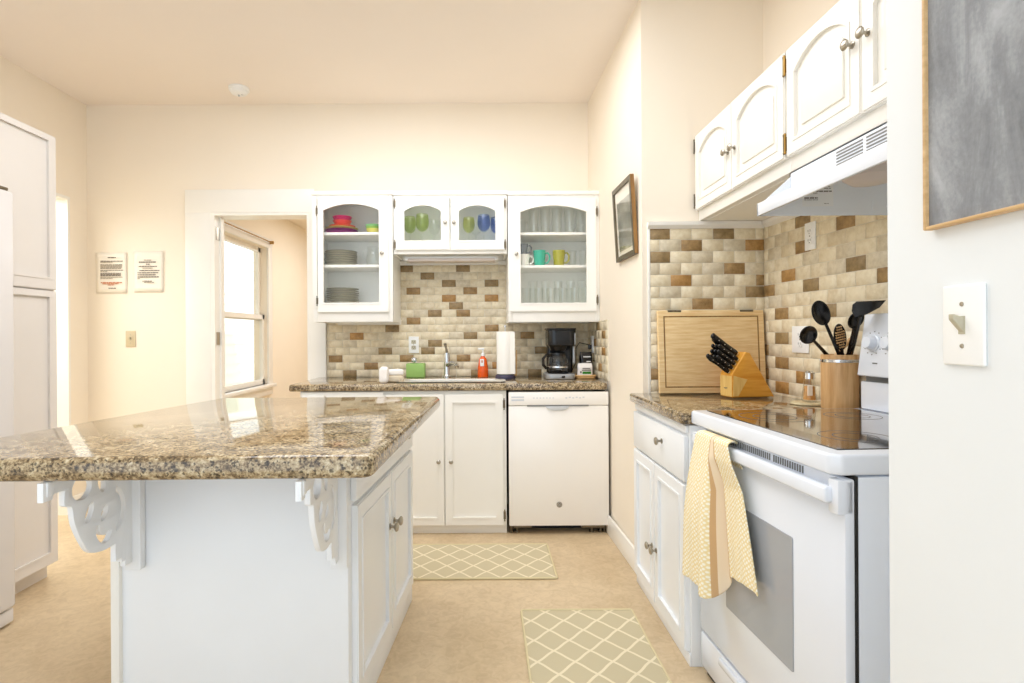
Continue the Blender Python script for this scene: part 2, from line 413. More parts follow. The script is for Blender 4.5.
# back wall with the doorway
DL, DR, DT = at(212, 300, YB).x, at(311, 300, YB).x, at(260, 213, YB).z
b = MB(); b.box(XL - .12, DL, YB, YB + .12, 0, CZ); b.box(DR, 1.7, YB, YB + .12, 0, CZ); b.box(DL, DR, YB, YB + .12, DT, CZ)
struct('wall_back', b, 'wall')
# left wall with the bright opening
OL0, OL1, OZ = 2.92, onx(69.5, 300, XL).y, onx(69, 197.5, XL).z
b = MB(); b.box(XL - .12, XL, Y0, OL0, 0, CZ); b.box(XL - .12, XL, OL1, YB, 0, CZ); b.box(XL - .12, XL, OL0, OL1, OZ, CZ)
struct('wall_left', b, 'wall')
b = MB(); b.box(XL - .125, XL + .004, OL1 - .018, OL1 + .003, 0, OZ + .003); b.box(XL - .125, XL + .004, OL0, OL0 + .018, 0, OZ); b.box(XL - .126, XL + .005, OL0 - .003, OL1 + .003, OZ - .018, OZ + .003)
struct('trim_1', b, 'trim')
b = MB(); b.box(-4.6, -4.5, 2, YB + .1, 0, 2.6); b.box(-4.6, XL - .12, YB, YB + .1, 0, 2.6); b.box(-4.6, XL - .12, 2, 2.1, 0, 2.6)
struct('wall_hall', b, 'hall'); 
# right wall with the picture, then the alcove
b = MB(); b.prism([(XA0, YB), (XA1, YA), (1.7, YA), (1.7, YB)], 'z', 0, CZ)
struct('wall_right', b, 'wall')
b = MB(); b.prism([(xt(YA + .1), YA + .1), (xt(.9), .9), (1.75, .9), (1.75, YA + .1)], 'z', 0, CZ)
struct('wall_alcove', b, 'wall')
b = MB(); b.box(XW, 1.75, YW - .12, YW, 0, CZ); b.box(XW, XW + .12, Y0, YW - .12, 0, CZ)
struct('wall_partition', b, 'wallw')
# doorway casing
b = MB(); bv = .006
x0, x1 = at(187, 300, YB).x, at(327, 350, YB).x; zt = at(250, 190, YB).z
b.box(x0, DL + .004, YB - .025, YB, 0, DT, bv); b.box(DR - .004, x1, YB - .025, YB, 0, DT, bv); b.box(x0, at(316, 300, YB).x, YB - .026, YB, DT - .004, zt, bv)
b.box(DL - .003, DL + .03, YB - .022, YB + .13, 0, DT + .003); b.box(DR - .02, DR + .003, YB - .022, YB + .13, 0, DT + .003); b.box(DL - .003, DR + .003, YB - .0215, YB + .13, DT - .02, DT + .003)
b.box(DL + .03, DL + .045, YB + .05, YB + .09, 0, DT - .02)
dt = struct('door_1', b, 'trim')
b = MB()
for z in (.35, 1.15, 1.9): b.box(DL + .03, DL + .036, YB + .0, YB + .045, z, z + .09)
struct('door_hinges', b, 'nickel', dt)
# baseboards
b = MB(); b.prism([(XA0 - .014, 3.42), (XA0, 3.42), (XA1 - .002, YA + .012), (XA1 - .02, YA + .012)], 'z', 0, .115, .004)
struct('baseboard_right', b, 'trim')
b = MB(); b.box(XL, x0 - .003, YB - .016, YB, 0, .12, .004); struct('baseboard_back', b, 'trim')
b = MB(); b.box(XL, XL + .016, OL1, YB - .017, 0, .12, .004); struct('baseboard_left', b, 'trim')
# room beyond the doorway
XM, YM, ZM = -2.0, 7.4, 2.40
w0, w1, wz0, wz1 = 4.22, 5.16, .77, 2.02
b = MB(); xo = XM - .12
b.box(xo, XM, YB + .12, w0, 0, ZM); b.box(xo, XM, w1, YM, 0, ZM); b.box(xo, XM, w0, w1, 0, wz0); b.box(xo, XM, w0, w1, wz1, ZM)
struct('wall_mudroom_left', b, 'mud')
struct('wall_mudroom_back', MB().box(xo, .6, YM, YM + .1, 0, ZM), 'mud')
struct('wall_mudroom_right', MB().box(.6, .7, YB + .12, YM + .1, 0, ZM), 'mud')
struct('ceiling_mudroom', MB().box(xo, .7, YB + .12, YM + .1, ZM, ZM + .08), 'mud')
win = thing('window_1', 'white double-hung window in the room beyond the doorway', 'window', (XM, w0, wz0)); win['kind'] = 'structure'; del win['category']; del win['label']
b = MB(); c = .09
b.box(XM, XM + .02, w0 - c, w0, wz0 - .02, wz1 + c, .004); b.box(XM, XM + .02, w1, w1 + c, wz0 - .02, wz1 + c, .004); b.box(XM, XM + .022, w0 - c, w1 + c, wz1, wz1 + c, .004)
b.box(XM - .12, XM + .05, w0 - c - .02, w1 + c + .02, wz0 - .03, wz0, .006); b.box(XM, XM + .02, w0 - c, w1 + c, wz0 - .10, wz0 - .03, .004)
part(win, 'casing', b, 'trim', True)
zm = (wz0 + wz1) / 2 - .02
for nm, z0, z1, xx in (('upper_sash', zm - .02, wz1, -.09), ('lower_sash', wz0, zm + .03, -.055)):
    b = MB(); t = .035
    b.box(XM + xx, XM + xx + .03, w0, w0 + t, z0, z1); b.box(XM + xx, XM + xx + .03, w1 - t, w1, z0, z1)
    b.box(XM + xx, XM + xx + .03, w0, w1, z0, z0 + .045); b.box(XM + xx, XM + xx + .03, w0, w1, z1 - .04, z1)
    s_ = part(win, nm, b, 'trim', True)
    g = MB().box(XM + xx + .013, XM + xx + .017, w0 + t, w1 - t, z0 + .045, z1 - .04); g.xf(XF[win.name].inverted())
    build('pane', g, 'glass', s_)
b = MB(); b.tube([(XM + .05, w0 - .02, wz1 + .05), (XM + .05, w1 + .02, wz1 + .05)], .005)
b.box(XM + .02, XM + .06, w0 - .03, w0 - .02, wz1 + .04, wz1 + .07, .003); b.box(XM + .02, XM + .06, w1 + .02, w1 + .03, wz1 + .04, wz1 + .07, .003)
single('curtain_rod', b, 'brass', 'thin brass curtain rod over the window beyond the doorway', 'curtain rod')
b = MB()
for k in range(26):
    z = -.3 + k * .14; b.mi = 1 if z < 1.15 else 0
    b.prism([(-3.6, z), (-3.568, z), (-3.59, z + .155), (-3.6, z + .155)], 'y', 3.9 + .3, 9)
nb = struct('wall_neighbor_siding', b, ['siding', 'sidingy'])
b = MB(); b.tube([(-.0, 0, .0), (0, .004, -.2)], .012, 8); b.mv(DR - .03, YB + .16, 1.12)
# ------------------------------------------------------------------ tiles
def tiles(name, mapf, u0, u1, v0, v1, pw, ph, uref, vref, browns, thick=.008, seed=1, honey=.25):
    rnd = random.Random(seed); b = MB(); g = .0035
    r0 = math.floor((v0 - vref) / ph) - 1; r1 = math.ceil((v1 - vref) / ph) + 1
    bs = {}
    for (u, v) in browns:
        r = round((v - vref) / ph); off = .5 * (r % 2); c = round((u - uref) / pw - off); bs[(r, c)] = 1
    for r in range(r0, r1 + 1):
        off = .5 * (r % 2)
        for c in range(math.floor((u0 - uref) / pw) - 2, math.ceil((u1 - uref) / pw) + 2):
            uc = uref + (c + off) * pw; vc = vref + r * ph
            a0, a1 = max(u0, uc - pw / 2 + g / 2), min(u1, uc + pw / 2 - g / 2); b0, b1 = max(v0, vc - ph / 2 + g / 2), min(v1, vc + ph / 2 - g / 2)
            if a1 - a0 < .004 or b1 - b0 < .004: rnd.random(); continue
            if (r, c) in bs: b.mi = rnd.choice((4, 5, 6) if rnd.random() < honey * 2 else (4, 5))
            else: b.mi = rnd.choice((1, 2, 2, 3))
            b.box(a0, a1, -thick, 0, b0, b1, .0007, 1)
    b.mi = 0; b.box(u0, u1, -thick + .0022, .0, v0, v1)
    b.xf(mapf)
    return struct(name, b, ['grout', 'tile_a', 'tile_b', 'tile_c', 'tile_d', 'tile_e', 'tile_f'], ang=60)
bw = [(463, 268.5), (449, 282.5), (491.6, 282.5), (470.3, 289.7), (449, 297.4), (491.6, 297), (463, 312.4), (491.6, 326.6), (406.5, 268.5), (428.4, 274.4),
      (413.7, 289.7), (435, 312.4), (414, 320), (393, 327), (353.7, 335.2), (466, 334.2), (522.4, 334), (432, 342.5), (382.3, 350.2), (425, 350), (537.3, 349.8),
      (333, 358), (404.5, 358), (460.3, 357), (368.6, 364.8), (492.5, 364.8), (346.4, 372), (473.6, 372.4), (529.7, 372.4), (456, 304)]
bp = [(at(x, y, YB).x, at(x, y, YB).z) for x, y in bw]
ref = at(463, 268.5, YB)
tiles('wall_tiles_back', Matrix.Translation((0, YB, 0)), at(327.5, 350, YB).x, XA0 - .002, .915, 1.72, .1014, .0533, ref.x, ref.z, bp)
ap = [(659, 234), (723, 234.6), (691.3, 246), (754.6, 246), (659, 257), (734.3, 268.7), (680.6, 280.7), (762, 280.7), (755.2, 292.4), (702.4, 304), (653.8, 374.4)]
bp = [(at(x, y, YA).x, at(x, y, YA).z) for x, y in ap]; ref = at(659, 234.2, YA)
tzt = at(700, 229, YA).z
tiles('wall_tiles_alcove', Matrix.Translation((0, YA, 0)), at(650, 300, YA).x, xt(YA) - .001, .915, tzt, .1045, .0571, ref.x, ref.z, bp, seed=5, honey=.45)
def onslant(px, py):
    dx, dy = un(px, py); k = dx / F; Y = (1.377 + .07 * YA) / (k + .07); return Vector((k * Y, Y, H - dy * Y / F))
rp = [(800.4, 223.8), (839, 225.4), (802, 246.3), (850, 262.9), (789, 275.1), (809.6, 284.4), (879, 273), (771.5, 290.8), (783, 313.6), (783, 338), (783, 363.4), (783, 388), (829, 308), (801, 377.5), (769, 350), (770, 373)]
ang = -math.pi / 2 + math.atan(.07)
XT = Matrix.Translation((xt(YA), YA, 0)) @ Matrix.Rotation(ang, 4, 'Z')
inv = XT.inverted(); bp = []
for x, y in rp: q = inv @ onslant(x, y); bp.append((q.x, q.z))
q = inv @ onslant(783, 313.6)
tiles('wall_tiles_stove', XT, .009, 1.66, .915, tzt + .02, .1045, .0571, q.x, q.z, bp, seed=9, honey=.3)
q1 = at(600, 340, 3.7)
XS = Matrix.Translation((XA0, YB - .009, 0)) @ Matrix.Rotation(-math.pi / 2 + math.atan((XA1 - XA0) / (YB - YA)), 4, 'Z')
tiles('wall_tiles_side', XS, 0, .56, .921, 1.297, .1014, .0533, .05, 1.1, [(.3, 1.26), (.45, 1.1), (.2, 1.15), (.5, 1.2), (.35, 1.0)], seed=3)
b = MB(); b.prism([(YA, tzt), (YA - .012, tzt), (YA - .028, tzt + .016), (YA - .03, tzt + .032), (YA, tzt + .032)], 'x', at(648, 300, YA).x - .004, xt(YA) - .001)
struct('trim_2', b, 'trim')
b = MB(); b.prism([(0, 0), (-.012, 0), (-.028, .016), (-.03, .032), (0, .032)], 'x', .03, .78); b.xf(XT @ Matrix.Translation((0, 0, tzt)))
struct('trim_3', b, 'trim')
b = MB(); b.box(-.0, .012, -.01, 0, .915, tzt, .002); b.mv(at(648.3, 300, YA).x - .004, YA, 0); struct('trim_4', b, 'trim')

# ================================================================== CABINETRY
def arch_loops(w, h, sl, sr, rb, rt, rise, n=14):
    inner = [(sl, rb), (w - sr, rb)]; outer = [(0, 0), (w, 0)]
    xc = (sl + w - sr) / 2; hw = (w - sr - sl) / 2
    for i in range(n + 1):
        t = 1 - 2 * i / n; x = xc + hw * t
        if rise > 1e-4:
            rad = (hw * hw + rise * rise) / (2 * rise); z = h - rt - rad + math.sqrt(max(rad * rad - (hw * t) ** 2, 0))
        else: z = h - rt
        inner.append((x, z)); outer.append((w * (1 - i / n), h))
    return inner, outer
def shift(loop, d, w=0):                     # grow an inner loop outwards by about d
    cx = sum(p[0] for p in loop) / len(loop); zs = [p[1] for p in loop]; cz = (min(zs) + max(zs)) / 2
    hx = max(abs(p[0] - cx) for p in loop); hz = (max(zs) - min(zs)) / 2
    return [(cx + (p[0] - cx) * (hx + d) / hx, cz + (p[1] - cz) * (hz + d) / hz) for p in loop]
def door(T, name, x0, z0, w, h, style='shaker', sl=.05, sr=.05, rb=.055, rt=.05, rise=0, mat='white', t=.02, pane='glass', label=None):
    inner, outer = arch_loops(w, h, sl, sr, rb, rt, rise)
    b = MB(); ou2 = shift(outer, -.004)
    b.ring(inner, ou2, -t, -.0005)
    b.ring(ou2, outer, -t + .004, -.0005)
    big = shift(inner, .009)
    b.ring(shift(inner, -.001), big, -t - .003, -t + .004)          # bead round the opening
    if style != 'glass':
        pl = shift(inner, .003); n = len(pl)
        b.prism(pl, 'y', -t + .010, -.002)
        if style == 'raised':
            b.prism(shift(inner, -.03), 'y', -t + .0035, -t + .011, .003, 2)
    b.mv(x0, 0, z0); d = part(T, name, b, mat, label=label)
    if style == 'glass':
        g = MB().prism(shift(inner, .003), 'y', -t + .008, -t + .011); g.mv(x0, 0, z0); build('pane', g, pane, d)
    return d
def knob(D, x, z, y=-.02, mat='nickel', s=1.0):
    prof = [(0.0001, 0), (.011, 0), (.011, .003), (.005, .006), (.0045, .014), (.010, .018), (.0155, .022), (.0165, .026), (.013, .030), (.006, .032), (.0001, .032)]
    b = MB().lathe([(r * s, q * s) for r, q in prof], (x, y, z), 18, Matrix.Rotation(math.pi / 2, 4, 'X'))
    return build('knob', b, mat, D)
def hinge(D, x, z, y=-.014, l=.05, mat='dkmetal'):
    b = MB(); b.tube([(x, y - .006, z - l / 2), (x, y - .006, z + l / 2)], .0032, 8); b.box(x - .007, x + .007, y - .003, y + .001, z - l / 2 + .004, z + l / 2 - .004, .001, 1)
    b.ell((x, y - .006, z + l / 2 + .003), (.004, .004, .006), None, 8, 6); b.ell((x, y - .006, z - l / 2 - .003), (.004, .004, .006), None, 8, 6)
    return build('hinge', b, mat, D)

# ---- upper glass cabinets on the back wall
YU = 3.67
def ucab(name, label, px0, px1, ytop, ybot, doors, shelves, yfl):
    x0, x1 = at(px0, 260, YU).x, at(px1, 260, YU).x
    z1, z0 = at((px0 + px1) / 2, ytop, YU).z, at((px0 + px1) / 2, ybot, YU).z
    w, h, d = x1 - x0, z1 - z0, YB - .009 - YU
    T = thing(name, label, 'cabinet', (x0, YU, z0), 0, 'white glass-door wall cabinets on the back wall')
    b = MB(); t = .016
    b.box(0, t, 0, d, 0, h, .001, 1); b.box(w - t, w, 0, d, 0, h, .001, 1); b.box(t, w - t, 0, d, h - t, h); zf = at((px0 + px1) / 2, yfl, YU + .02).z - z0; b.box(t, w - t, 0.002, d, zf - t, zf); b.box(t, w - t, d - .012, d, 0, h)
    part(T, 'carcass', b, 'inner')
    b = MB(); f = .03
    b.box(0, f, -.002, .016, 0, h, .002); b.box(w - f, w, -.002, .016, 0, h, .002); b.box(f, w - f, -.002, .016, h - .035, h, .002); b.box(f, w - f, -.002, .016, 0, zf - .003, .002)
    b.box(-.004, w + .004, -.014, .02, h - .014, h + .012, .004)
    part(T, 'face_frame', b, 'trim')
    for sy in shelves:
        z = at((px0 + px1) / 2, sy, YU + .03).z - z0
        part(T, 'shelf', MB().box(t, w - t, .022, d - .012, z - .018, z, .002), 'trim')
    for (dx0, dx1, dt_, db, ox0, ox1, oa, os_, ob, kx, ky, hs) in doors:
        yd = YU - .02
        c0, c1 = at(dx0, 250, yd).x - x0, at(dx1, 250, yd).x - x0
        e0, e1 = at((dx0 + dx1) / 2, db, yd).z - z0, at((dx0 + dx1) / 2, dt_, yd).z - z0
        sc = yd / F
        D = door(T, 'door', c0, e0, c1 - c0, e1 - e0, 'glass', (ox0 - dx0) * sc, (dx1 - ox1) * sc, (db - ob) * sc, (oa - dt_) * sc, (os_ - oa) * sc, 'trim')
        knob(D, at(kx, ky, yd).x - x0, at(kx, ky, yd).z - z0, s=.75)
        hx = c0 - .004 if hs < 0 else c1 + .004
        for hz in (e0 + (e1 - e0) * .1, e0 + (e1 - e0) * .88): hinge(D, hx, hz)
    return T
ucab('wall_cabinet', 'white wall cabinet with arched glass door holding pink bowls and plates', 312.5, 393, 193, 322,
     [(317.3, 388.4, 196.8, 312.3, 323.2, 379.1, 203.7, 210.1, 302.7, 382.3, 253.3, -1)], [232.4, 264.8], 302.9)
ucab('wall_cabinet', 'short white wall cabinet with two arched glass doors above the sink', 393.6, 507.2, 193, 254,
     [(395.3, 449.7, 197, 250, 404.3, 441.2, 205.2, 211, 240.6, 445.3, 222.8, -1), (450.7, 504.6, 197, 250, 458.8, 495.8, 205.2, 211, 240.6, 453.9, 222.8, 1)], [], 240.8)
ucab('wall_cabinet', 'white wall cabinet with arched glass door full of mugs and clear tumblers', 508, 599.3, 193, 322,
     [(510, 596.6, 198, 311.5, 520.4, 586.6, 205.4, 211.7, 303, 516.3, 254.2, 1)], [232.5, 265.2], 303.2)
# under-cabinet light
xa, xb = at(394, 260, YU).x, at(506, 260, YU).x; zz = at(450, 254.5, YU).z
b = MB(); b.box(xa + .06, xb - .05, YU + .06, YU + .20, zz - .030, zz - .001, .006)
T = thing('under_cabinet_light', 'slim white strip light fixed under the short cabinet above the sink', 'light', ((xa + xb) / 2, YU + .13, zz - .030))
part(T, 'housing', b, 'plastic', True); part(T, 'diffuser', MB().box(xa + .08, xb - .07, YU + .055, YU + .17, zz - .036, zz - .015, .008), 'lens', True)
b = MB().box(xa - .012, xb + .012, YB - .03, YB - .0095, at(450, 265.3, YB - .01).z, zz - .001, .003); struct('trim_5', b, 'trim')
# rails under the tall wall cabinets
b = MB().box(at(328, 320, 3.72).x, at(399.5, 320, 3.9).x, YB - .04, YB - .0095, at(360, 325, YB).z, at(360, 325, YB).z + .035, .003); struct('trim_6', b, 'trim')

# ---- base cabinet run + dishwasher on the back wall
YC = 3.40
def bx(px, Y=YC): return at(px, 450, Y).x
def bz(py, px=470, Y=YC): return at(px, py, Y).z
x0, x1 = bx(301), bx(506.5); CTZ = .915
T = thing('base_cabinet', 'white base cabinet with recessed doors under the sink, left of the dishwasher', 'cabinet', (x0, YC, 0))
w = x1 - x0; d = YB - .003 - YC
part(T, 'carcass', MB().box(0, w, 0, .018, .055, CTZ - .045, .002).box(0, .018, .018, d, .055, CTZ - .045).box(w - .018, w, .018, d, .055, CTZ - .045).box(.018, w - .018, d - .01, d, .055, CTZ - .045).box(0, w, .018, d, .055, .07).box(0, w, .05, d, 0, .055).box(0, w, .02, .05, 0.0, .05), 'trim')
part(T, 'drip_rail', MB().box(.0, bx(384) - x0, -.012, 0, CTZ - .075, CTZ - .046, .004), 'trim')
ez0, ez1 = bz(524.5), bz(394)
for (a, c, kx, hs) in ((445.5, 503.2, 451.3, 1), (386.5, 444.3, 439, -1), (327, 385.5, 380, -1)):
    D = door(T, 'door', bx(a) - x0, ez0, bx(c) - bx(a), ez1 - ez0, 'shaker', .045, .045, .05, .05, 0, 'trim')
    knob(D, bx(kx) - x0, bz(460.5), s=.8)
    if hs > 0:
        for z in (ez0 + .06, ez1 - .06): hinge(D, bx(504.2) - x0, z, l=.055)
part(T, 'drawer_front', MB().box(.01, bx(325) - x0, -.02, 0, .70, ez1, .005), 'trim')
part(T, 'left_door', MB().box(.01, bx(325) - x0, -.02, 0, ez0, .69, .005), 'trim')

xd0, xd1 = bx(508.7), bx(608)
T = thing('dishwasher', 'white built-in dishwasher with pocket handle and small round emblem', 'dishwasher', ((xd0 + xd1) / 2, YC, 0))
zt_, zb_ = bz(391.5, 560), bz(524.5, 560)
part(T, 'tub', MB().box(xd0 + .01, xd1 - .01, YC + .03, YB - .01, .10, .865), 'dark', True)
zc = bz(405, 560)
D = part(T, 'door', MB().box(xd0, xd1, YC - .025, YC + .03, zb_, zc - .001, .006), 'dw', True)
b = MB().box(xd0, xd1, YC - .028, YC + .03, zc + .001, zt_, .006); part(T, 'control_panel', b, 'dw', True)
b = MB()
b.prism([(bx(527), zc - .004), (bx(588), zc - .004), (bx(588), zc + .004), (bx(527), zc + .004)], 'y', YC - .0295, YC - .02)
part(T, 'panel_seam', b, 'slot', True)
b = MB(); pts = [(bx(545), zc - .004), (bx(569), zc - .004), (bx(566.5), zc - .022), (bx(562), zc - .029), (bx(552), zc - .029), (bx(547.5), zc - .022)]
b.prism(pts, 'y', YC - .033, YC - .02, .003); part(T, 'pocket_handle', b, 'applg', True)
b = MB(); b.mi = 0
b.box(bx(511.5), bx(524), YC - .0285, YC - .027, bz(397.5, 515), bz(396, 515)); b.box(bx(511.5), bx(524), YC - .0285, YC - .027, bz(400.5, 515), bz(398.8, 515))
for k in range(7): b.box(bx(533 + k * 3.2), bx(534.6 + k * 3.2), YC - .0285, YC - .027, bz(398, 540), bz(397, 540))
for k in range(6): b.box(bx(565 + k * 3.4), bx(567 + k * 3.4), YC - .0285, YC - .027, bz(398 - (k % 2) * .6, 570), bz(396.8 - (k % 2) * .6, 570))
part(T, 'control_marks', b, 'applg', True)
b = MB(); c_ = (bx(558.5), YC - .025, bz(503.3, 558))
RX = Matrix.Rotation(math.pi / 2, 4, 'X')
b.lathe([(.0001, 0), (.017, 0), (.017, .003), (.0145, .004), (.0001, .004)], c_, 24, RX); b.mi = 1
b.lathe([(.0115, .0045), (.0130, .0048), (.0145, .0045)], c_, 24, RX)
for a in (-.004, .004):
    b.tube([(c_[0] + a * 1.2 + .0045 * math.cos(q), YC - .0298, c_[2] + .0055 * math.sin(q)) for q in [x_ * .5 for x_ in range(1, 12)]], .0011, 6)
part(T, 'round_emblem', b, ['dkmetal', 'chrome'], True)
part(T, 'toe_recess', MB().box(xd0 + .01, xd1 - .01, YC + .10, YC + .12, .0, .10), 'dark', True)
for px in (511, 517, 592, 601, 605):
    b = MB(); b.tube([(bx(px), YC + .03, 0), (bx(px), YC + .03, .06)], .008, 8); b.lathe([(.0001, 0), (.016, 0), (.016, .012), (.0001, .014)], (bx(px), YC + .03, 0), 12); part(T, 'levelling_foot', b, 'dkmetal', True)
b = MB(); b.box(xd0 + .03, xd0 + .14, YC + .02, YC + .06, .030, .05); b.box(xd1 - .16, xd1 - .02, YC + .02, YC + .06, .028, .05)
part(T, 'base_rail', b, 'dkmetal', True)

# ---- granite on the back run, with sink cut-out
xc0, xc1 = at(288.5, 385, 3.375).x, XA0 + .0
sx0, sx1, sy0, sy1 = bx(395), bx(505), 3.48, 3.70
cz0, cz1 = CTZ - .042, CTZ
b = MB(); be = .012; yf = 3.372
pts = [(xc0, yf), (xc1 + .004, yf), (xc1 - .006, YB - .012), (xc0 + .0, YB - .012)]
b.box(xc0, sx0, yf, YB - .012, cz0, cz1, be, 3); b.box(sx1, xc1 - .010, yf, YB - .012, cz0, cz1, be, 3)
b.box(sx0 - .014, sx1 + .014, yf, sy0, cz0, cz1, be, 3); b.box(sx0 - .014, sx1 + .014, sy1, YB - .012, cz0, cz1, be, 3)
single('countertop', b, 'granite', 'speckled brown granite countertop running along the back wall', 'countertop')
T = thing('sink', 'stainless sink let into the granite under the short cabinet', 'sink', ((sx0 + sx1) / 2, (sy0 + sy1) / 2, CTZ - .20))
def rr(x0, x1, y0, y1, r, n=5):
    o = []
    for cx_, cy_, a in ((x1 - r, y1 - r, 0), (x0 + r, y1 - r, 90), (x0 + r, y0 + r, 180), (x1 - r, y0 + r, 270)):
        for k in range(n + 1): q = R(a + 90 * k / n); o.append((cx_ + r * math.cos(q), cy_ + r * math.sin(q)))
    return o
b = MB(); t = bmesh.new(); lv = []
for (ins, z) in ((-.012, CTZ + .004), (.012, CTZ + .006), (.018, CTZ), (.026, CTZ - .17), (.06, CTZ - .19)):
    lv.append([t.verts.new((x, y, z)) for x, y in rr(sx0 + ins, sx1 - ins, sy0 + ins, sy1 - ins, .05)])
for A, B in zip(lv, lv[1:]):
    n = len(A)
    for k in range(n): t.faces.new((A[k], A[(k + 1) % n], B[(k + 1) % n], B[k]))
t.faces.new(lv[-1]); bmesh.ops.recalc_face_normals(t, faces=t.faces[:]); b._merge(t)
part(T, 'basin', b, 'steel', True); part(T, 'drain', MB().lathe([(.0001, 0), (.04, 0), (.042, .004), (.0001, .003)], ((sx0 + sx1) / 2, (sy0 + sy1) / 2, CTZ - .189)), 'chrome', True)
# faucet
yfc = 3.91; p0 = at(447, 378, yfc); fx, fz = p0.x, CTZ
T = thing('faucet', 'chrome single-post kitchen faucet behind the sink', 'faucet', (fx, yfc, CTZ))
b = MB(); b.lathe([(.0001, 0), (.03, 0), (.03, .006), (.024, .012), (.021, .02), (.0205, .10), (.022, .15), (.019, .17), (.0001, .178)], (0, 0, 0), 20); part(T, 'body', b, 'chrome')
b = MB(); b.tube([(0.006, -.012, .085), (.035, -.05, .10), (.06, -.10, .10), (.075, -.15, .095), (.078, -.165, .080)], [.017, .016, .0155, .015, .015], 12); part(T, 'spout', b, 'chrome')
b = MB(); b.tube([(0, 0, .175), (-.004, .004, .20), (-.012, .012, .228)], [.009, .008, .009], 10); b.ell((-.012, .012, .231), (.012, .012, .008)); part(T, 'lever', b, 'dkmetal')

# ---- right base cabinet, drawer over doors
XF_ = .745; yc0 = YA - .006; yc1 = 2.03
T = thing('base_cabinet', 'white base cabinet with one drawer over two doors beside the stove', 'cabinet', (XF_, yc0, 0), -math.pi / 2)
wR = yc0 - yc1; dR = .62
part(T, 'carcass', MB().box(0, wR, 0, dR, 0, .875, .002), 'white')
part(T, 'base_strip', MB().box(0, wR, -.006, 0, 0, .045, .002), 'white')
def ty(px): return yc0 - onx(px, 400, XF_ - .02).y
D = part(T, 'drawer', MB().box(.012, wR - .012, -.02, 0, .665, .835, .005), 'white')
b = MB(); b.box(.012, wR - .012, -.012, 0, .845, .872, .003); part(T, 'top_rail', b, 'white')
kp = onx(657, 441, XF_ - .04); knob(D, yc0 - kp.y, kp.z)
mid = wR * .475
for (a, c, kx) in ((.012, mid - .002, mid - .03), (mid + .002, wR - .012, mid + .03)):
    D = door(T, 'door', a, .05, c - a, .655 - .05, 'shaker', .055, .055, .06, .055, 0, 'white')
    knob(D, kx, .29)
b = MB(); xe = XF_ - .035
pts = [(xe, yc1 - .003), (xe, YA + .004), (XA1 - .012, YA + .004), (XA1 - .002, YA - .009), (xt(YA) - .002, YA - .009), (xt(yc1) - .010, yc1 - .003)]
b.prism(pts, 'z', .878, .92, .012, 3)
single('countertop', b, 'granite', 'short speckled granite countertop between the tiled alcove and the stove', 'countertop')

# ---- upper cabinets on the right
XU = 1.034; yu0 = YA - .010
z0u, z1u = onx(696, 220.6, XU).z, onx(694.5, 135, XU).z
yu1 = onx(785.3, 150, XU).y; XU += .018; yu2 = yu1 - .77
def rcab(name, label, ya, yb, zb, hmat):
    T = thing(name, label, 'cabinet', (XU, ya, zb), -math.pi / 2, 'white arched-panel wall cabinets over the stove corner')
    w = ya - yb; h = z1u - zb; dd = xt(ya) - XU - .012
    part(T, 'carcass', MB().box(0, w, 0, dd, 0, h, .003), 'trim')
    part(T, 'bottom_panel', MB().box(.02, w - .02, .03, dd - .01, -.003, .001), 'inner')
    m = w / 2; hh = h - .056
    for (a, c, kx, hx) in ((.008, m - .002, m - .032, .004), (m + .002, w - .006, m + .032, w - .002)):
        D = door(T, 'door', a, .048, c - a, hh, 'raised', .05, .05, .05, .045, .05, 'trim')
        knob(D, kx, .048 + hh * (.45 if hmat == 'dkmetal' else .56), s=.95)
        for hz in (.048 + hh * .13, .048 + hh * .86): hinge(D, hx, hz, -.016, .055, hmat)
    return T
rcab('wall_cabinet', 'white wall cabinet with two arched-panel doors in the alcove corner', yu0, yu1, z0u, 'dkmetal')
rcab('wall_cabinet', 'white wall cabinet with two arched-panel doors directly above the range hood', yu1 - .002, yu2, z0u, 'brass')

# ---- range hood
T = thing('range_hood', 'white under-cabinet range hood with vent slots above the stove', 'range hood', (.934, yu1 - .004, 1.608), -math.pi / 2)
hw = .765; hd = xt(yu1) - .934 - .014; zl = 1.650 - 1.608; zt2 = z0u - 1.608 - .004; ux = XU - .934 - .006
b = MB(); t = .006
b.box(0, hw, 0, .010, 0, zl, .002)                                            # lip
b.prism([(0, zl - .002), (ux, zl + .03), (ux, zt2), (ux + t, zt2), (ux + t, zl + .03), (.01, zl - .002)], 'x', 0, hw)   # sloping visor + upright front
b.prism([(0, 0), (hd, 0), (hd, zt2), (ux, zt2), (ux, zl + .03), (0, zl)], 'x', 0, t)
b.prism([(0, 0), (hd, 0), (hd, zt2), (ux, zt2), (ux, zl + .03), (0, zl)], 'x', hw - t, hw)
b.box(0, hw, ux, hd, zt2 - .004, zt2); b.box(0, hw, hd - t, hd, 0, zt2)
part(T, 'shell', b, 'appl')
b = MB(); b.box(t, hw - t, ux + t, hd - t, .135, .139); b.prism([(.012, 0.002), (hd - t, .002), (hd - t, .137), (ux + t, .137), (.012, zl)], 'x', t, t + .002)
b.box(t, hw - t, hd - t - .002, hd - t, .004, .137)
part(T, 'inner_lining', b, 'hoodin')
for g0 in (.255, .385, .515):
    b = MB()
    for k in range(6): b.box(g0, g0 + .115, ux - .0015, ux + .002, zl + .042 + k * .0092, zl + .0458 + k * .0092)
    part(T, 'vent_grille', b, 'slot')
b = MB(); lx = onx(870, 175, 1.1)
b.lathe([(.0001, 0), (.05, .004), (.072, .02), (.078, .05), (.078, .09), (.0001, .09)], (.235, .225, .044), 24); part(T, 'lamp_lens', b, 'lens')
b = MB(); yl = t + .0035
b.box(0, 1, t + .002, yl, 0, 1)
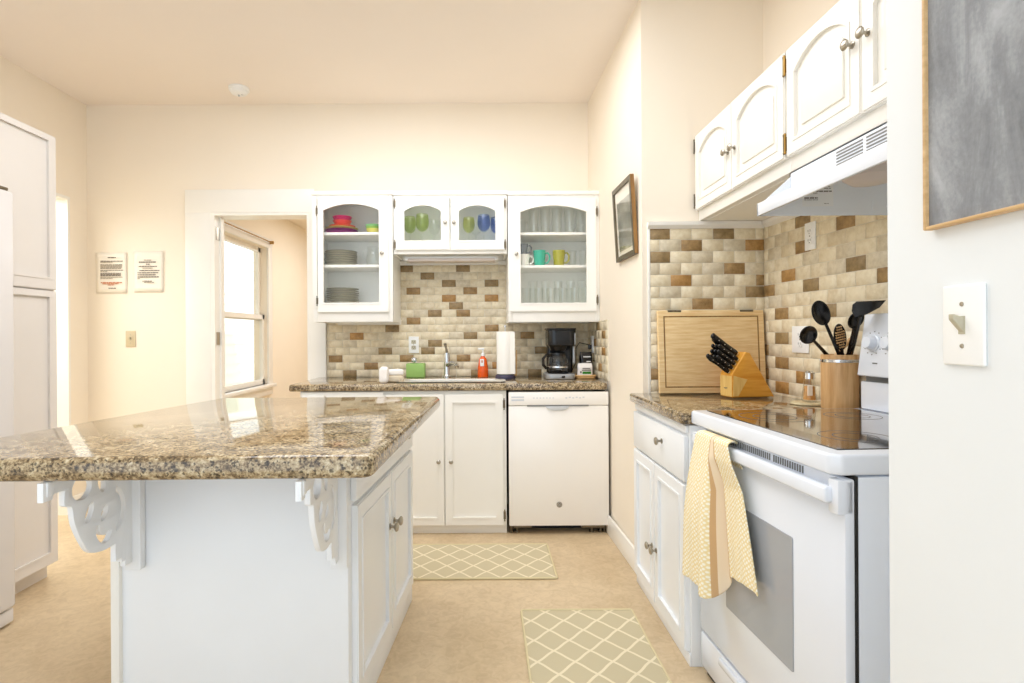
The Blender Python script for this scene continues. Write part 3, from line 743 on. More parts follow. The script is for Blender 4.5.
lb = MB(); l0, l1, m0, m1 = .150, .255, .030, .120
lb.box(t + .002, t + .003, l0, l1, m0, m1); lb.mi = 1
rnd = random.Random(3)
for z, f0, f1, hgt in ((.112, .45, .75, .003), (.104, .1, .95, .002), (.098, .05, .9, .002), (.092, .2, .92, .002), (.083, .08, .95, .004), (.076, .05, .5, .002), (.061, .06, .5, .005), (.053, .06, .5, .002), (.04, .7, .85, .0015)):
    a = f0
    while a < f1:
        e = min(f1, a + rnd.uniform(.05, .16)); lb.box(t + .003, t + .0034, l0 + (l1 - l0) * a, l0 + (l1 - l0) * e, z - hgt, z); a = e + .02
part(T, 'rating_label', lb, ['plastic', 'ink'])
b.bm.free()
b = MB(); b.box(hw * .0 + t, t + .004, hd - .10, hd - .01, .005, .05); b.lathe([(.0001, 0), (.004, 0), (.004, .003), (.0001, .003)], (t + .004, hd - .05, .03), 10, Matrix.Rotation(math.pi / 2, 4, 'Y')); part(T, 'mount_bracket', b, ['hoodin'])

# ---- stove
sA, sB = Vector((.735, 1.995)), Vector((.775, 1.246)); sv = sB - sA; SW = sv.length; srz = math.atan2(sv.y, sv.x)
T = thing('stove', 'white freestanding electric range with black glass cooktop and grey oven window', 'stove', (sA.x, sA.y, 0), srz)
SD = .655
b = MB(); b.box(0.004, SW - .004, .0605, SD - .01, .03, .884, .004)
for k in range(4): b.box(SW - .005, SW, .13 + k * .12, .20 + k * .12, .1, .80, .003)
part(T, 'body', b, 'appl')
b = MB(); ch = .022
pts = [(0, .006), (.006, 0), (SW - ch, 0), (SW, ch), (SW, SD), (0, SD)]
b.prism(pts, 'z', .888, .936, .008, 3)
part(T, 'cooktop_frame', b, 'appl')
gl = part(T, 'cooktop_glass', MB().box(.028, SW - .05, .045, SD - .075, .930, .9385, .0015, 1), 'cooktop')
for (cx_, cy_, rr_) in ((.20, .19, .105), (.55, .20, .085), (.20, .45, .08), (.55, .45, .105)):
    for r_ in (rr_, rr_ * .6):
        b = MB(); b.lathe([(r_ - .0012, .9387), (r_ - .0012, .9389), (r_ + .0012, .9389), (r_ + .0012, .9387)], (cx_, cy_, 0), 48); build('burner_ring', b, 'slot', gl)
D = part(T, 'oven_door', MB().box(0.002, SW - .002, .028, .052, .164, .880, .005), 'appl')
wz0_, wz1_ = .333, .681
build('window_glass', MB().prism(rr(.20, .556, wz0_, wz1_, .006), 'y', .0255, .034), 'ovenglass', D)
for g0, g1 in ((0, 38), (39, 52)):
  b = MB()
  for k in range(g0, g1):
    xx = .06 + k * .0105; b.box(xx, xx + .005, .0265, .034, .858, .876)
  build('vent_grille', b, 'slot', D)
b = MB(); hz = .842
b.box(.02, SW - .022, -.006, .018, hz - .020, hz + .018, .007, 3)
b.box(.002, .03, .006, .034, hz - .026, hz + .02, .004); b.box(SW - .036, SW - .002, .012, .050, hz - .042, hz + .036, .004)
hd_ = build('handle', b, 'appl', D)
part(T, 'storage_drawer', MB().box(.002, SW - .002, .030, .056, .03, .152, .006).box(.15, SW - .15, .020, .04, .118, .142, .006), 'appl')
part(T, 'kick_plate', MB().box(.01, SW - .01, .05, .07, .0, .03), 'dark')
part(T, 'side_gap', MB().box(.003, SW - .004, .0525, .060, .03, .886), 'dark')
# backguard
def sl(px, py, lx):                          # stove-local point at local x seen through a pixel
    dx, dy = un(px, py); k = dx / F; c_, s_ = math.cos(srz), math.sin(srz)
    P = sA + Vector((c_, s_)) * lx; n = Vector((-s_, c_)); t_ = (k * P.y - P.x) / (n.x - k * n.y)
    Y = P.y + n.y * t_; return t_, H - dy * Y / F
yb0, zb0 = sl(858, 375.5, .03); yb1, zb1 = sl(866, 314, .03); yr, zr = sl(864, 381, .03)
b = MB(); b.box(.012, SW - .012, yr, SD + .03, .936, zr, .006); part(T, 'riser', b, 'appl')
part(T, 'riser_gap', MB().box(.03, SW - .03, yr + .008, SD + .02, zr - .001, zb0 + .003), 'slot')
bk = max(yb1 + .02, SD + .03)
part(T, 'control_panel', MB().prism([(yb0, zb0), (yb1, zb1), (bk, zb1), (bk, zb0)], 'x', .022, SW - .022, .006, 3), 'appl')
tilt = math.atan2(yb1 - yb0, zb1 - zb0)
for i, kx in enumerate((.083, .165, SW - .165, SW - .083)):
    zc_ = zb0 + (zb1 - zb0) * .53; yc_ = yb0 + (yb1 - yb0) * .53
    X = Matrix.Rotation(math.pi / 2 - tilt, 4, 'X')
    kb = MB().lathe([(.0001, 0), (.030, 0), (.030, .004), (.025, .006), (.023, .024), (.020, .028), (.0001, .029)], (kx, yc_, zc_), 24, X)
    part(T, 'control_knob', kb, 'appl')
b = MB()
for kx in (.083, .165, SW - .165, SW - .083):
    for a in range(0, 360, 30):
        q = R(a); x_, z_ = kx + .040 * math.sin(q), .53 * (zb1 - zb0) + .040 * math.cos(q)
        yy = yb0 + (yb1 - yb0) * z_ / (zb1 - zb0) - .0012
        b.box(x_ - .0022, x_ + .0022, yy, yy + .002, zb0 + z_ - .0015, zb0 + z_ + .0015)
    b.box(kx + .01, kx + .03, yb0 + .004, yb0 + .008, zb0 + .045, zb0 + .049)
part(T, 'dial_marks', b, 'slot')

# ---- towel over the oven handle
def lerp(a, b_, t): return a + (b_ - a) * t
def towel_pt(u, v):
    # v: 0..0.08 back flap, then over the bar, then down the front
    L = .10 + .28 * u
    xl = lerp(.105, .055, min(1, v * 1.1)); xr = lerp(.285, .44, v ** .8)
    x = lerp(xl, xr, u)
    groove = math.exp(-((u - .56) / .05) ** 2); S = min(1, max(0, (u - .5) / .14)); S = S * S * (3 - 2 * S)
    bot = .385 + .085 * S + .03 * groove + .010 * math.sin(u * 9)
    top = .868
    if v < .14:
        a = v / .14 * math.pi
        return Vector((x, math.cos(a) * .0205 - .001, top + .010 * math.sin(a)))
    t_ = (v - .14) / .86; k_ = min(1, max(0, t_ - .12) * 5)
    yl = -.0215 - .038 * math.sin(min(1, t_ * 1.5) * math.pi / 2); yr = -.0215 + .020 * k_
    y = lerp(yl, yr, S) + (.008 * math.sin(u * 19 + v * 2) + .004 * math.sin(u * 41)) * t_ * (1 - .6 * S)
    y = lerp(y, .012, groove * k_)
    return Vector((x, min(y, .014), lerp(top, bot, t_)))
b = MB(); b.grid(towel_pt, 56, 60)
o = build('dish_towel', b, ['towel', 'hem', 'towelin'])
for pl in o.data.polygons:
    i, j = pl.index % 56, pl.index // 56
    if i in (28, 33): pl.material_index = 1
    if 28 < i < 33: pl.material_index = 2
md = o.modifiers.new('thick', 'SOLIDIFY'); md.thickness = .005; md.offset = 1
md = o.modifiers.new('sm', 'SUBSURF'); md.levels = 1; md.render_levels = 1
o.location = (sA.x, sA.y, 0); o.rotation_euler = (0, 0, srz)
tag(o, 'pale yellow dotted dish towel draped over the oven door handle', 'towel')
# hanging second fold behind the front sheet belongs to the same towel
b = MB(); 
def back_pt(u, v): return Vector((lerp(.12, .28, u) + .04 * v * u, .0222 + .001 * math.sin(u * 12) * v, lerp(.85, .80, v)))
b.grid(back_pt, 24, 20); bo = build('back_flap', b, 'towel', o)
md = bo.modifiers.new('thick', 'SOLIDIFY'); md.thickness = .002

# ================================================================== ISLAND
iA, iB = Vector((-.411, 1.68)), Vector((-.345, 2.56)); iv = iB - iA; IW = iv.length; irz = math.atan2(iv.y, iv.x)
xl_ = at(114.5, 500, 1.68).x
T = thing('kitchen_island', 'white kitchen island cabinet with scrollwork brackets under a granite top', 'island', (iA.x, iA.y, 0), irz)
b = MB(); b.prism([(iA.x, iA.y), (iB.x, iB.y), (xl_ + .05, 2.56), (xl_, 1.68)], 'z', 0, .862, .003)
part(T, 'body', b, 'white', True)
b = MB(); b.box(xl_ - .004, xl_ + .022, 1.664, 1.70, 0, .862, .003); part(T, 'corner_trim', b, 'trim', True)
part(T, 'base_strip', MB().box(0, IW, -.010, 0, 0, .075, .003), 'white')
def it(px):
    k = un(px, 500)[0] / F; return ((k * iA.y - iA.x) / (iv.x / IW - k * iv.y / IW))
D = part(T, 'drawer', MB().box(.022, IW - .02, -.02, 0, .705, .858, .004), 'white')
kx = it(399); knob(D, kx, .79)
sp = it(386.5); e0, e1 = .03, IW - .02
for (a, c, kx) in ((e0, sp - .002, sp - .035), (sp + .002, e1, sp + .035)):
    D = door(T, 'door', a, .085, c - a, .69 - .085, 'shaker', .055, .055, .06, .06, 0, 'white')
    knob(D, kx, .49, s=1.1)
def circ(cx_, cy_, rx, ry, rot=0, n=24):
    o = []
    for k in range(n):
        q = 2 * math.pi * k / n; a, c = rx * math.cos(q), ry * math.sin(q)
        o.append((cx_ + a * math.cos(rot) - c * math.sin(rot), cy_ + a * math.sin(rot) + c * math.cos(rot)))
    return o
def smooth(pts, n=4):                         # Catmull-Rom
    o = []
    for i in range(len(pts) - 1):
        p0, p1, p2, p3 = [Vector(pts[max(0, min(len(pts) - 1, i + k))]) for k in (-1, 0, 1, 2)]
        for j in range(n):
            t_ = j / n
            o.append(tuple(.5 * ((2 * p1) + (p2 - p0) * t_ + (2 * p0 - 5 * p1 + 4 * p2 - p3) * t_ ** 2 + (3 * p1 - p0 - 3 * p2 + p3) * t_ ** 3)))
    return o + [pts[-1]]
outl = [(0, 0), (.33, 0), (.33, .045), (.302, .045), (.302, .032), (.262, .034)] + smooth([(.262, .036), (.262, .075), (.238, .085), (.228, .135), (.20, .195), (.172, .232), (.13, .246), (.095, .248)]) + [(.072, .248), (.072, .300), (.045, .300), (.045, .312), (.030, .312), (.03, .332), (0, .332)]
cres = [(.100 + .072 * math.cos(q), .145 + .078 * math.sin(q)) for q in [R(a) for a in range(115, 246, 10)]] + [(.100 + .050 * math.cos(q) - .002, .145 + .060 * math.sin(q)) for q in [R(a) for a in range(240, 114, -10)]]
tear = smooth([(.150, .165), (.152, .195), (.132, .225), (.105, .228), (.088, .205), (.098, .196), (.118, .204), (.136, .190), (.138, .168)], 4)
hol = [circ(.203, .046, .037, .034), circ(.128, .052, .016, .030, .25), circ(.060, .034, .024, .019), circ(.176, .122, .014, .030, -.45), cres, tear, circ(.118, .142, .013, .024, -.5)]
outl = [(p[0], p[1] * .95) for p in outl]; hol = [[(p[0], p[1] * .95) for p in l_] for l_ in hol]
for xb_ in (at(131, 500, 1.66).x, at(336.5, 500, 1.66).x):
    X = Matrix.Translation((xb_, 1.652, .862)) @ Matrix(((0, 0, 1, 0), (-1, 0, 0, 0), (0, -1, 0, 0), (0, 0, 0, 1)))
    b = MB(); b.curve2d([outl] + hol, .012, X)
    br = part(T, 'bracket', b, 'white', True, ang=30)
    b = MB().box(xb_ - .017, xb_ + .032, 1.652, 1.679, .52, .862, .003); b.xf(XF[T.name].inverted()); build('back_plate', b, 'white', br)
    b = MB().box(xb_ - .011, xb_ + .011, 1.330, 1.350, .828, .862, .002); b.xf(XF[T.name].inverted()); build('tip_block', b, 'white', br)
b = MB()
P = [at(-160, 461, 1.322), at(366, 456.7, 1.338), at(374, 455.5, 1.352), at(440, 398, 2.60), at(228, 399.5, 2.60)]
pts = [(-1.40, 1.318), (-.283, 1.338), (-.268, 1.352), (-.205, 2.63), (-1.235, 2.63), (-1.37, 1.5)]
pts = [(-1.46, 1.316), (-.288, 1.336), (-.266, 1.358), (-.206, 2.615), (-.222, 2.63), (-1.232, 2.63)]
b.prism(pts, 'z', .864, .922, .02, 4)
single('countertop', b, 'granite', 'large speckled granite island top in the foreground', 'countertop')

# ================================================================== LEFT SIDE
T = thing('pantry_cabinet', 'tall white pantry cabinet with upper and lower panel doors beside the refrigerator', 'cabinet', (-2.17, 2.40, 0), math.pi / 2)
pw = .43; XP = -2.17
part(T, 'carcass', MB().box(0, pw, 0, .65, .075, 2.225, .004).box(0, pw, .05, .65, 0, .08), 'pantry')
part(T, 'toe_board', MB().box(0, pw, .045, .06, 0, .075), 'pantry')
zsp = onx(48, 290.5, XP).z
for (z0, z1) in ((.085, zsp - .003), (zsp + .003, 2.215)):
    door(T, 'door', .008, z0, pw - .016, z1 - z0, 'shaker', .055, .05, .06, .03, 0, 'pantry')
T = thing('refrigerator', 'tall white refrigerator at the edge of the photo', 'refrigerator', (-1.985, 1.46, 0), math.pi / 2)
fw = 2.372 - 1.46
part(T, 'cabinet_body', MB().box(.005, fw - .003, .07, .78, .02, 1.80, .008), 'fridge')
for a, c in ((0, fw * .42), (fw * .42 + .006, fw)):
    D = part(T, 'door', MB().box(a, c, 0, .062, .075, 1.825, .014, 3), 'fridge')
    hx = fw * .42 + (-.035 if a == 0 else .04)
    build('handle', MB().tube([(hx, 0, .7), (hx, -.035, .73), (hx, -.04, .9), (hx, -.04, 1.4), (hx, -.035, 1.55), (hx, 0, 1.58)], .011, 10), 'fridge', D)
part(T, 'base_grille', MB().box(.01, fw - .002, .012, .08, .012, .068, .004), 'fridge')
part(T, 'hinge_cover', MB().box(fw - .085, fw - .015, .012, .06, 1.826, 1.84, .004), 'dkmetal')
part(T, 'badge', MB().box(fw - .135, fw - .075, -.0015, .001, 1.56, 1.625, .001), 'plastic', label='small white square sticker')

# ================================================================== WALL THINGS
def notice(px0, px1, py0, py1, lines, label):
    p0, p1 = at(px0, py1, YB), at(px1, py0, YB)
    T = thing('notice', label, 'notice', ((p0.x + p1.x) / 2, YB - .002, p0.z), 0, 'printed notices on the back wall')
    w, h = p1.x - p0.x, p1.z - p0.z
    def sheet(u, v): return Vector((-w / 2 + w * u, -.001 - .004 * (abs(2 * u - 1) ** 3) * (.4 + .6 * v), h * v))
    b = MB().grid(sheet, 8, 8); s_ = part(T, 'sheet', b, 'paper'); md = s_.modifiers.new('t', 'SOLIDIFY'); md.thickness = .0006
    b = MB(); rnd = random.Random(px0)
    for (v, a, c, hgt, mi) in lines:
        x = a
        while x < c - .01:
            e = min(c, x + rnd.uniform(.04, .13)); b.mi = mi; 
            b.box(-w / 2 + w * x, -w / 2 + w * e, -.0075, -.0068, h * (1 - v) - h * hgt, h * (1 - v)); x = e + .012
    part(T, 'printed_text', b, ['ink', 'redink', 'greyink'])
L1 = [(.115, .40, .66, .022, 0), (.205, .16, .90, .018, 0), (.235, .16, .55, .014, 2)] + [(.29 + .03 * k, .16, .86 - .03 * (k == 3), .018, 2) for k in range(4)] + [(.43, .16, .92, .014, 0), (.46, .16, .38, .014, 2)] + \
     [(.50 + .03 * k, .16, .82, .018, 0) for k in range(3)] + [(.60, .16, .88, .014, 2), (.63, .16, .55, .016, 2)] + [(.725, .17, .86, .024, 1), (.755, .22, .75, .02, 1), (.785, .40, .60, .02, 1)] + [(.865, .42, .66, .022, 0)]
L2 = [(.21, .35, .62, .016, 2), (.255, .18, .78, .022, 0), (.31, .42, .55, .018, 0), (.36, .18, .80, .018, 0), (.405, .30, .65, .016, 2), (.46, .20, .88, .02, 0), (.515, .13, .86, .02, 0), (.565, .13, .75, .02, 0), (.615, .13, .86, .022, 0), (.655, .13, .22, .016, 2), (.72, .30, .62, .018, 0), (.755, .36, .7, .016, 2)]
notice(96.5, 127, 252.5, 293.5, L1, 'printed paper notice with a red paragraph, taped left of the other notice')
notice(134.5, 163.5, 251.2, 292.5, L2, 'printed paper notice with centred black lines, taped nearer the doorway')
def plate(name, label, mb_mat, loc, rz, w, h, kind, cat, toggle='toggle'):
    T = thing(name, label, cat, loc, rz)
    part(T, 'cover_plate', MB().box(-w / 2, w / 2, -.006, 0, 0, h, .003, 3), mb_mat)
    if kind == 'switch':
        part(T, 'toggle', MB().prism([(-.006, h * .5 - .011), (-.006, h * .5 + .011), (-.022, h * .5 + .016), (-.022, h * .5 + .008)], 'x', -.0045, .0045, .001, 1), toggle)
        part(T, 'toggle_slot', MB().box(-.0055, .0055, -.0068, -.005, h * .5 - .013, h * .5 + .013), toggle)
        sc = (h * .5 - .03, h * .5 + .03)
    else:
        b = MB()
        for zc_ in (h * .5 - .02, h * .5 + .02): b.prism(rr(-.0165, .0165, zc_ - .014, zc_ + .014, .006), 'y', -.0085, -.005)
        s_ = part(T, 'socket', b, toggle)
        b = MB()
        for zc_ in (h * .5 - .02, h * .5 + .02):
            b.box(-.0075, -.0055, -.0090, -.008, zc_ - .002, zc_ + .008); b.box(.0055, .0075, -.0090, -.008, zc_ - .002, zc_ + .008); b.lathe([(.0001, 0), (.0025, 0), (.0001, .0006)], (0, -.0085, zc_ - .008), 8, RX)
        build('pin_holes', b, 'dark', s_); sc = (h * .5,)
    b = MB()
    for z in sc: b.lathe([(.0001, 0), (.0035, 0), (.003, .0012), (.0001, .0015)], (0, -.006, z), 10, RX)
    part(T, 'screw', b, 'nickel')
    return T
p = at(131, 347, YB); plate('light_switch', 'ivory light switch on the cream back wall below the notices', 'ivory', (p.x, YB, p.z), 0, .07, .115, 'switch', 'light switch', 'toggle')
p = at(414, 353, YB); plate('wall_outlet', 'white outlet on the back tiles above the green box', 'plastic', (p.x, YB - .0085, p.z), 0, .072, .118, 'outlet', 'outlet', 'toggle')
# blackboard-side switch
yl_, yr_ = onx(946, 325, XW).y, onx(988, 325, XW).y; zb2 = onx(966, 365.5, XW).z
T = plate('light_switch', 'white light switch on the wall below the chalkboard', 'plastic', (XW, (yl_ + yr_) / 2, zb2), -math.pi / 2, yl_ - yr_, onx(966, 284.5, XW).z - zb2, 'switch', 'light switch')
p = onslant(813, 250); o_ = plate('wall_outlet', 'white outlet high on the tiles just under the range hood', 'plastic', tuple(Vector((p.x, p.y, p.z)) + XT.to_3x3() @ Vector((0, -.0085, 0))), ang, .07, .118, 'outlet', 'outlet', 'plastic')
p = onslant(803, 353); plate('wall_outlet', 'white outlet behind the black spoons on the stove-side tiles', 'plastic', tuple(Vector((p.x, p.y, p.z)) + XT.to_3x3() @ Vector((0, -.0085, 0))), ang, .115, .118, 'outlet', 'outlet', 'plastic')
p = at(593.5, 352, 3.9)
T = plate('wall_outlet', 'white outlet on the side tiles beside the coffee maker', 'plastic', (XA0 - .0075, 3.84, 1.08), XS.to_euler().z, .07, .118, 'outlet', 'outlet', 'plastic')

# chalkboard
cyl_, cyr_ = onx(925, 233, XW - .012).y, .20; czb = onx(925, 231, XW - .012).z
T = thing('chalkboard', 'dusty grey chalkboard with thin oak frame on the near wall', 'chalkboard', (XW, (cyl_ + cyr_) / 2, czb))
part(T, 'slate', MB().box(XW - .010, XW - .001, cyr_ + .004, cyl_ - .004, czb + .004, 2.15), 'chalk', True)
b = MB(); f = .0055
b.box(XW - .016, XW - .001, cyl_ - f, cyl_, czb, 2.155, .002); b.box(XW - .016, XW - .001, cyr_, cyr_ + f, czb, 2.155, .002)
b.box(XW - .016, XW - .001, cyr_ + f, cyl_ - f, czb, czb + f, .002); b.box(XW - .016, XW - .001, cyr_ + f, cyl_ - f, 2.155 - f, 2.155, .002)
part(T, 'frame', b, 'oak', True)
# framed picture, leaning out at the top
def xa(y): return XA0 + (XA1 - XA0) * (YB - y) / (YB - YA)
yp0, yp1 = onx(617.5, 230, .757).y, onx(634.5, 215, .757).y; zp0, zp1 = 1.612, 2.012
T = thing('picture_frame', 'dark-framed grey landscape print leaning out from the wall by the alcove', 'picture', (xa((yp0 + yp1) / 2) - .003, yp0, zp0), XS.to_euler().z)
pw_, ph_ = yp0 - yp1, zp1 - zp0; tl = Matrix.Rotation(R(3.2), 4, 'X')
fr = arch_loops(pw_, ph_, .024, .024, .024, .024, 0, 2)
b = MB().ring(fr[0], fr[1], -.022, -.004).xf(tl); part(T, 'frame', b, 'frame')
part(T, 'frame_edge', MB().ring(shift(fr[1], -.004), fr[1], -.006, -.001).box(pw_ - .003, pw_ + .001, -.020, -.001, .002, ph_ - .002).xf(tl), 'frameside')
part(T, 'mount', MB().box(.02, pw_ - .02, -.012, -.003, .02, ph_ - .02).xf(tl), 'paper')
part(T, 'print', MB().box(.055, pw_ - .055, -.0135, -.012, .05, ph_ - .085).xf(tl), 'art')
part(T, 'glazing', MB().box(.02, pw_ - .02, -.017, -.0155, .02, ph_ - .02).xf(tl), 'glass')
# smoke detector
k = (CY - 86.5) / (CZ - H); sy = F / k; sx = (240.5 - CX) / k
T = thing('smoke_detector', 'round white smoke detector on the ceiling before the back wall', 'smoke detector', (sx, sy, CZ - .045))
part(T, 'base', MB().lathe([(.0001, .045), (.066, .045), (.066, .030), (.062, .026), (.0001, .026)]), 'plastic')
part(T, 'cover', MB().lathe([(.0001, .0), (.03, .0), (.048, .006), (.056, .016), (.057, .026), (.0001, .026)]), 'plastic')
b = MB().box(-.005, .005, -.004, .004, -.012, .002, .002).lathe([(.0001, -.0145), (.007, -.0145), (.007, -.012), (.0001, -.012)], (.02, 0, .013), 10); part(T, 'test_button', b, 'applg')
# strap hanging just inside the doorway
p = at(308, 378, YB + .2)
b = MB(); b.box(-.006, .006, -.03, .03, 0, .16, .004); b.tube([(0, 0, .16), (0, -.006, .185), (0, 0, .20)], .003, 8); b.mv(DR - .031, YB + .07, p.z)
single('door_strap', b, 'brown', 'narrow dark brown strap hanging on the right doorway jamb', 'strap')

# ================================================================== RUGS
def rug(x0, x1, y0, y1, label, seed):
    T = thing('rug', label, 'rug', ((x0 + x1) / 2, (y0 + y1) / 2, 0), 0, 'trellis kitchen mats')
    w, h = x1 - x0, y1 - y0; rnd = random.Random(seed); ph = rnd.random() * 6
    def top(u, v): return Vector((-w / 2 + w * u, -h / 2 + h * v, .0075 + .0015 * math.sin(u * 22 + ph) * (1 - v) ** 4 + .001 * math.sin(v * 17 + ph)))
    o = part(T, 'pile', MB().grid(top, 60, 30), 'rug'); md = o.modifiers.new('t', 'SOLIDIFY'); md.thickness = .006; md.offset = -1
    e = .010; pth = rr(-w / 2, w / 2, -h / 2, h / 2, .012, 3)
    part(T, 'bound_edge', MB().tube([(x, y, .0055) for x, y in pth], .0052, 6, True), 'rugedge')
rug(-.48, .355, 2.765, 3.215, 'beige trellis-pattern mat lying in front of the sink cabinet', 1)
rug(.155, .637, 1.66, 2.445, 'beige trellis-pattern mat lying in front of the stove', 2)

# ================================================================== THINGS ON THE RIGHT COUNTER
CT = .92
bl, brx = at(659, 390, 2.70).x, at(766, 390, 2.70).x
T = thing('cutting_board', 'large bamboo cutting board leaning on the tiles behind the knife block', 'cutting board', (bl, 2.690, CT + .001))
bw_, bh_ = brx - bl, .402; tl = Matrix.Rotation(R(-4.0), 4, 'X')
b = MB(); b.box(0, bw_, 0, .02, 0, bh_, .005, 3); part(T, 'board', b.xf(tl), 'board')
fr = arch_loops(bw_, bh_, .028, .028, .028, .028, 0, 2)
part(T, 'juice_groove', MB().ring(shift(fr[0], -.006), fr[0], -.0006, .002).xf(tl), 'frameside')
part(T, 'grip_slot', MB().box(.05, .115, -.0008, .0206, bh_ - .009, bh_ + .0006, .001, 1).box(bw_ - .115, bw_ - .05, -.0008, .0206, bh_ - .009, bh_ + .0006, .001, 1).xf(tl), 'frame')
# knife block
YK = 2.545
kb0 = at(729, 394.5, YK - .03)
T = thing('knife_block', 'honey-coloured slanted wooden knife block in front of the cutting board', 'knife block', (kb0.x, YK, CT + .001), R(10))
prof = [(0, 0), (.198, 0), (.075, .195), (.045, .188), (-.008, .092), ]
prof = [(0, 0), (.212, 0), (.090, .200), (.068, .204), (.0, .104)]
part(T, 'block', MB().prism(prof, 'y', -.045, .045, .004, 3), 'block')
part(T, 'end_face', MB().box(-.0012, .0005, -.042, .042, .004, .096, .0005, 1), 'blockend')
part(T, 'maker_mark', MB().box(-.0018, -.001, -.012, .014, .040, .0425).box(-.0018, -.001, -.008, .01, .036, .0375), 'ink')
part(T, 'side_lamination', MB().prism([(.004, .006), (.03, .006), (.075, .08), (.008, .098)], 'y', -.0463, -.0448), 'blockend')
KM = XF[T.name]
fa, fb = Vector((.0, 0, .104)), Vector((.068, 0, .204)); fd = (fb - fa).normalized(); nrm = Vector((-fd.z, 0, fd.x))
def knife(L, wd):
    b = MB(); b.tube([(0, 0, .006), (0, 0, .02), (.001, 0, L * .5), (0, 0, L * .85), (.003, 0, L)], [wd * .8, wd * .95, wd * .8, wd, wd * .85], 12)
    b.ell((.003, 0, L), (wd * .86, wd * .86, wd * .6)); 
    b.xf(Matrix.Diagonal((1.15, .75, 1, 1)))
    return b
kn = []
spec = [(.86, .0, .125, .0118, 'largest black-handled knife, in the top slot of the wooden block'), (.86, .026, .105, .0105, 'black sharpening-steel handle behind the largest knife in the block')]
for r_ in range(3):
    for j in range(3):
        spec.append((.62 - r_ * .19, -.030 + j * .027, .095 - .008 * r_, .0085, '%s steak knife of the %s row down the wooden block' % (('front', 'middle', 'rear')[j], ('upper', 'middle', 'lower')[r_])))
spec.append((.07, -.02, .11, .009, 'black-handled shears low on the front of the wooden block'))
zup = Vector((0, 0, 1)); q = zup.rotation_difference(nrm).to_matrix().to_4x4()
for (f_, yy, L, wd, lab) in spec:
    L *= 1.2; wd *= 1.12; b = knife(L, wd); P_ = fa + (fb - fa) * f_ + Vector((0, yy, 0))
    T = thing('knife', lab, 'knife', KM @ (P_ + nrm * .001), 0, 'black-handled knives in the block')
    RT = Matrix.Rotation(R(10), 4, 'Z') @ q
    b.xf(RT); part(T, 'handle', b, 'black')
    bb = MB(); bb.box(-wd * .5, wd * .5, -wd * .35, wd * .35, -.0005, .008, .001, 1); bb.xf(RT); part(T, 'bolster', bb, 'steel')
    bb = MB()
    for z in (L * .3, L * .55, L * .78): bb.tube([(0, -wd * .78, z), (0, wd * .78, z)], .0018, 8)
    bb.xf(RT); part(T, 'rivets', bb, 'steel')
# trivet + spice shaker
YS = 2.27; p = at(812, 404, YS)
single('trivet', MB().lathe([(.0001, 0), (.064, 0), (.066, .003), (.064, .008), (.0001, .009)], (p.x - .02, YS - .01, CT + .001), 28), 'stonetrivet', 'flat pale round trivet under the spice shaker', 'trivet')
T = thing('spice_shaker', 'small glass spice shaker with silver lid beside the utensil crock', 'shaker', (p.x - .01, YS, CT + .0105))
b = MB().lathe([(.0001, 0), (.027, 0), (.029, .006), (.026, .03), (.022, .075), (.019, .09), (.019, .095)], n=12); part(T, 'jar', b, 'shaker')
part(T, 'lid', MB().lathe([(.0001, .125), (.012, .124), (.020, .116), (.021, .092), (.0195, .092), (.0195, .10)]), 'chrome')
part(T, 'paper_label', MB().box(-.021, -.002, -.0262, -.0215, .026, .068, .001, 1), 'paper'); part(T, 'contents', MB().lathe([(.0001, .008), (.0225, .008), (.021, .03), (.019, .062), (.0001, .062)]), 'spice')
# utensil crock
YO = 2.125; cxo = xt(YO) - .072
T = thing('utensil_crock', 'round maple utensil crock with a metal band behind the stove', 'crock', (cxo, YO, CT + .001))
part(T, 'body', MB().lathe([(.0001, 0), (.060, 0), (.062, .004), (.062, .201), (.060, .205), (.055, .205), (.054, .200), (.054, .012), (.0001, .012)], n=36), 'crock')
b = MB().lathe([(.0625, .176), (.0635, .177), (.0635, .187), (.0625, .188)], n=36)
for a in range(0, 360, 24): b.ell((.0635 * math.cos(R(a)), .0635 * math.sin(R(a)), .182), (.0025, .0025, .0025), None, 8, 6)
part(T, 'metal_band', b, 'chrome')
OC = Vector((cxo, YO, CT))
def uten(name, label, cat, head_px, head_py, hy, base, mk):
    tip = at(head_px, head_py, hy); m_ = OC + Vector((base[0], base[1], .205)); dv = m_ - tip
    k_ = 0
    while k_ < .13 / max(.001, -dv.z) and (m_ + dv * (k_ + .02) - OC).xy.length < .044: k_ += .02
    base = m_ + dv * k_
    T = thing(name, label, cat, base, 0, 'black cooking utensils in the crock')
    d = tip - base; L = d.length; qd = Vector((0, 0, 1)).rotation_difference(d.normalized()).to_matrix().to_4x4()
    mk(T, L, qd)
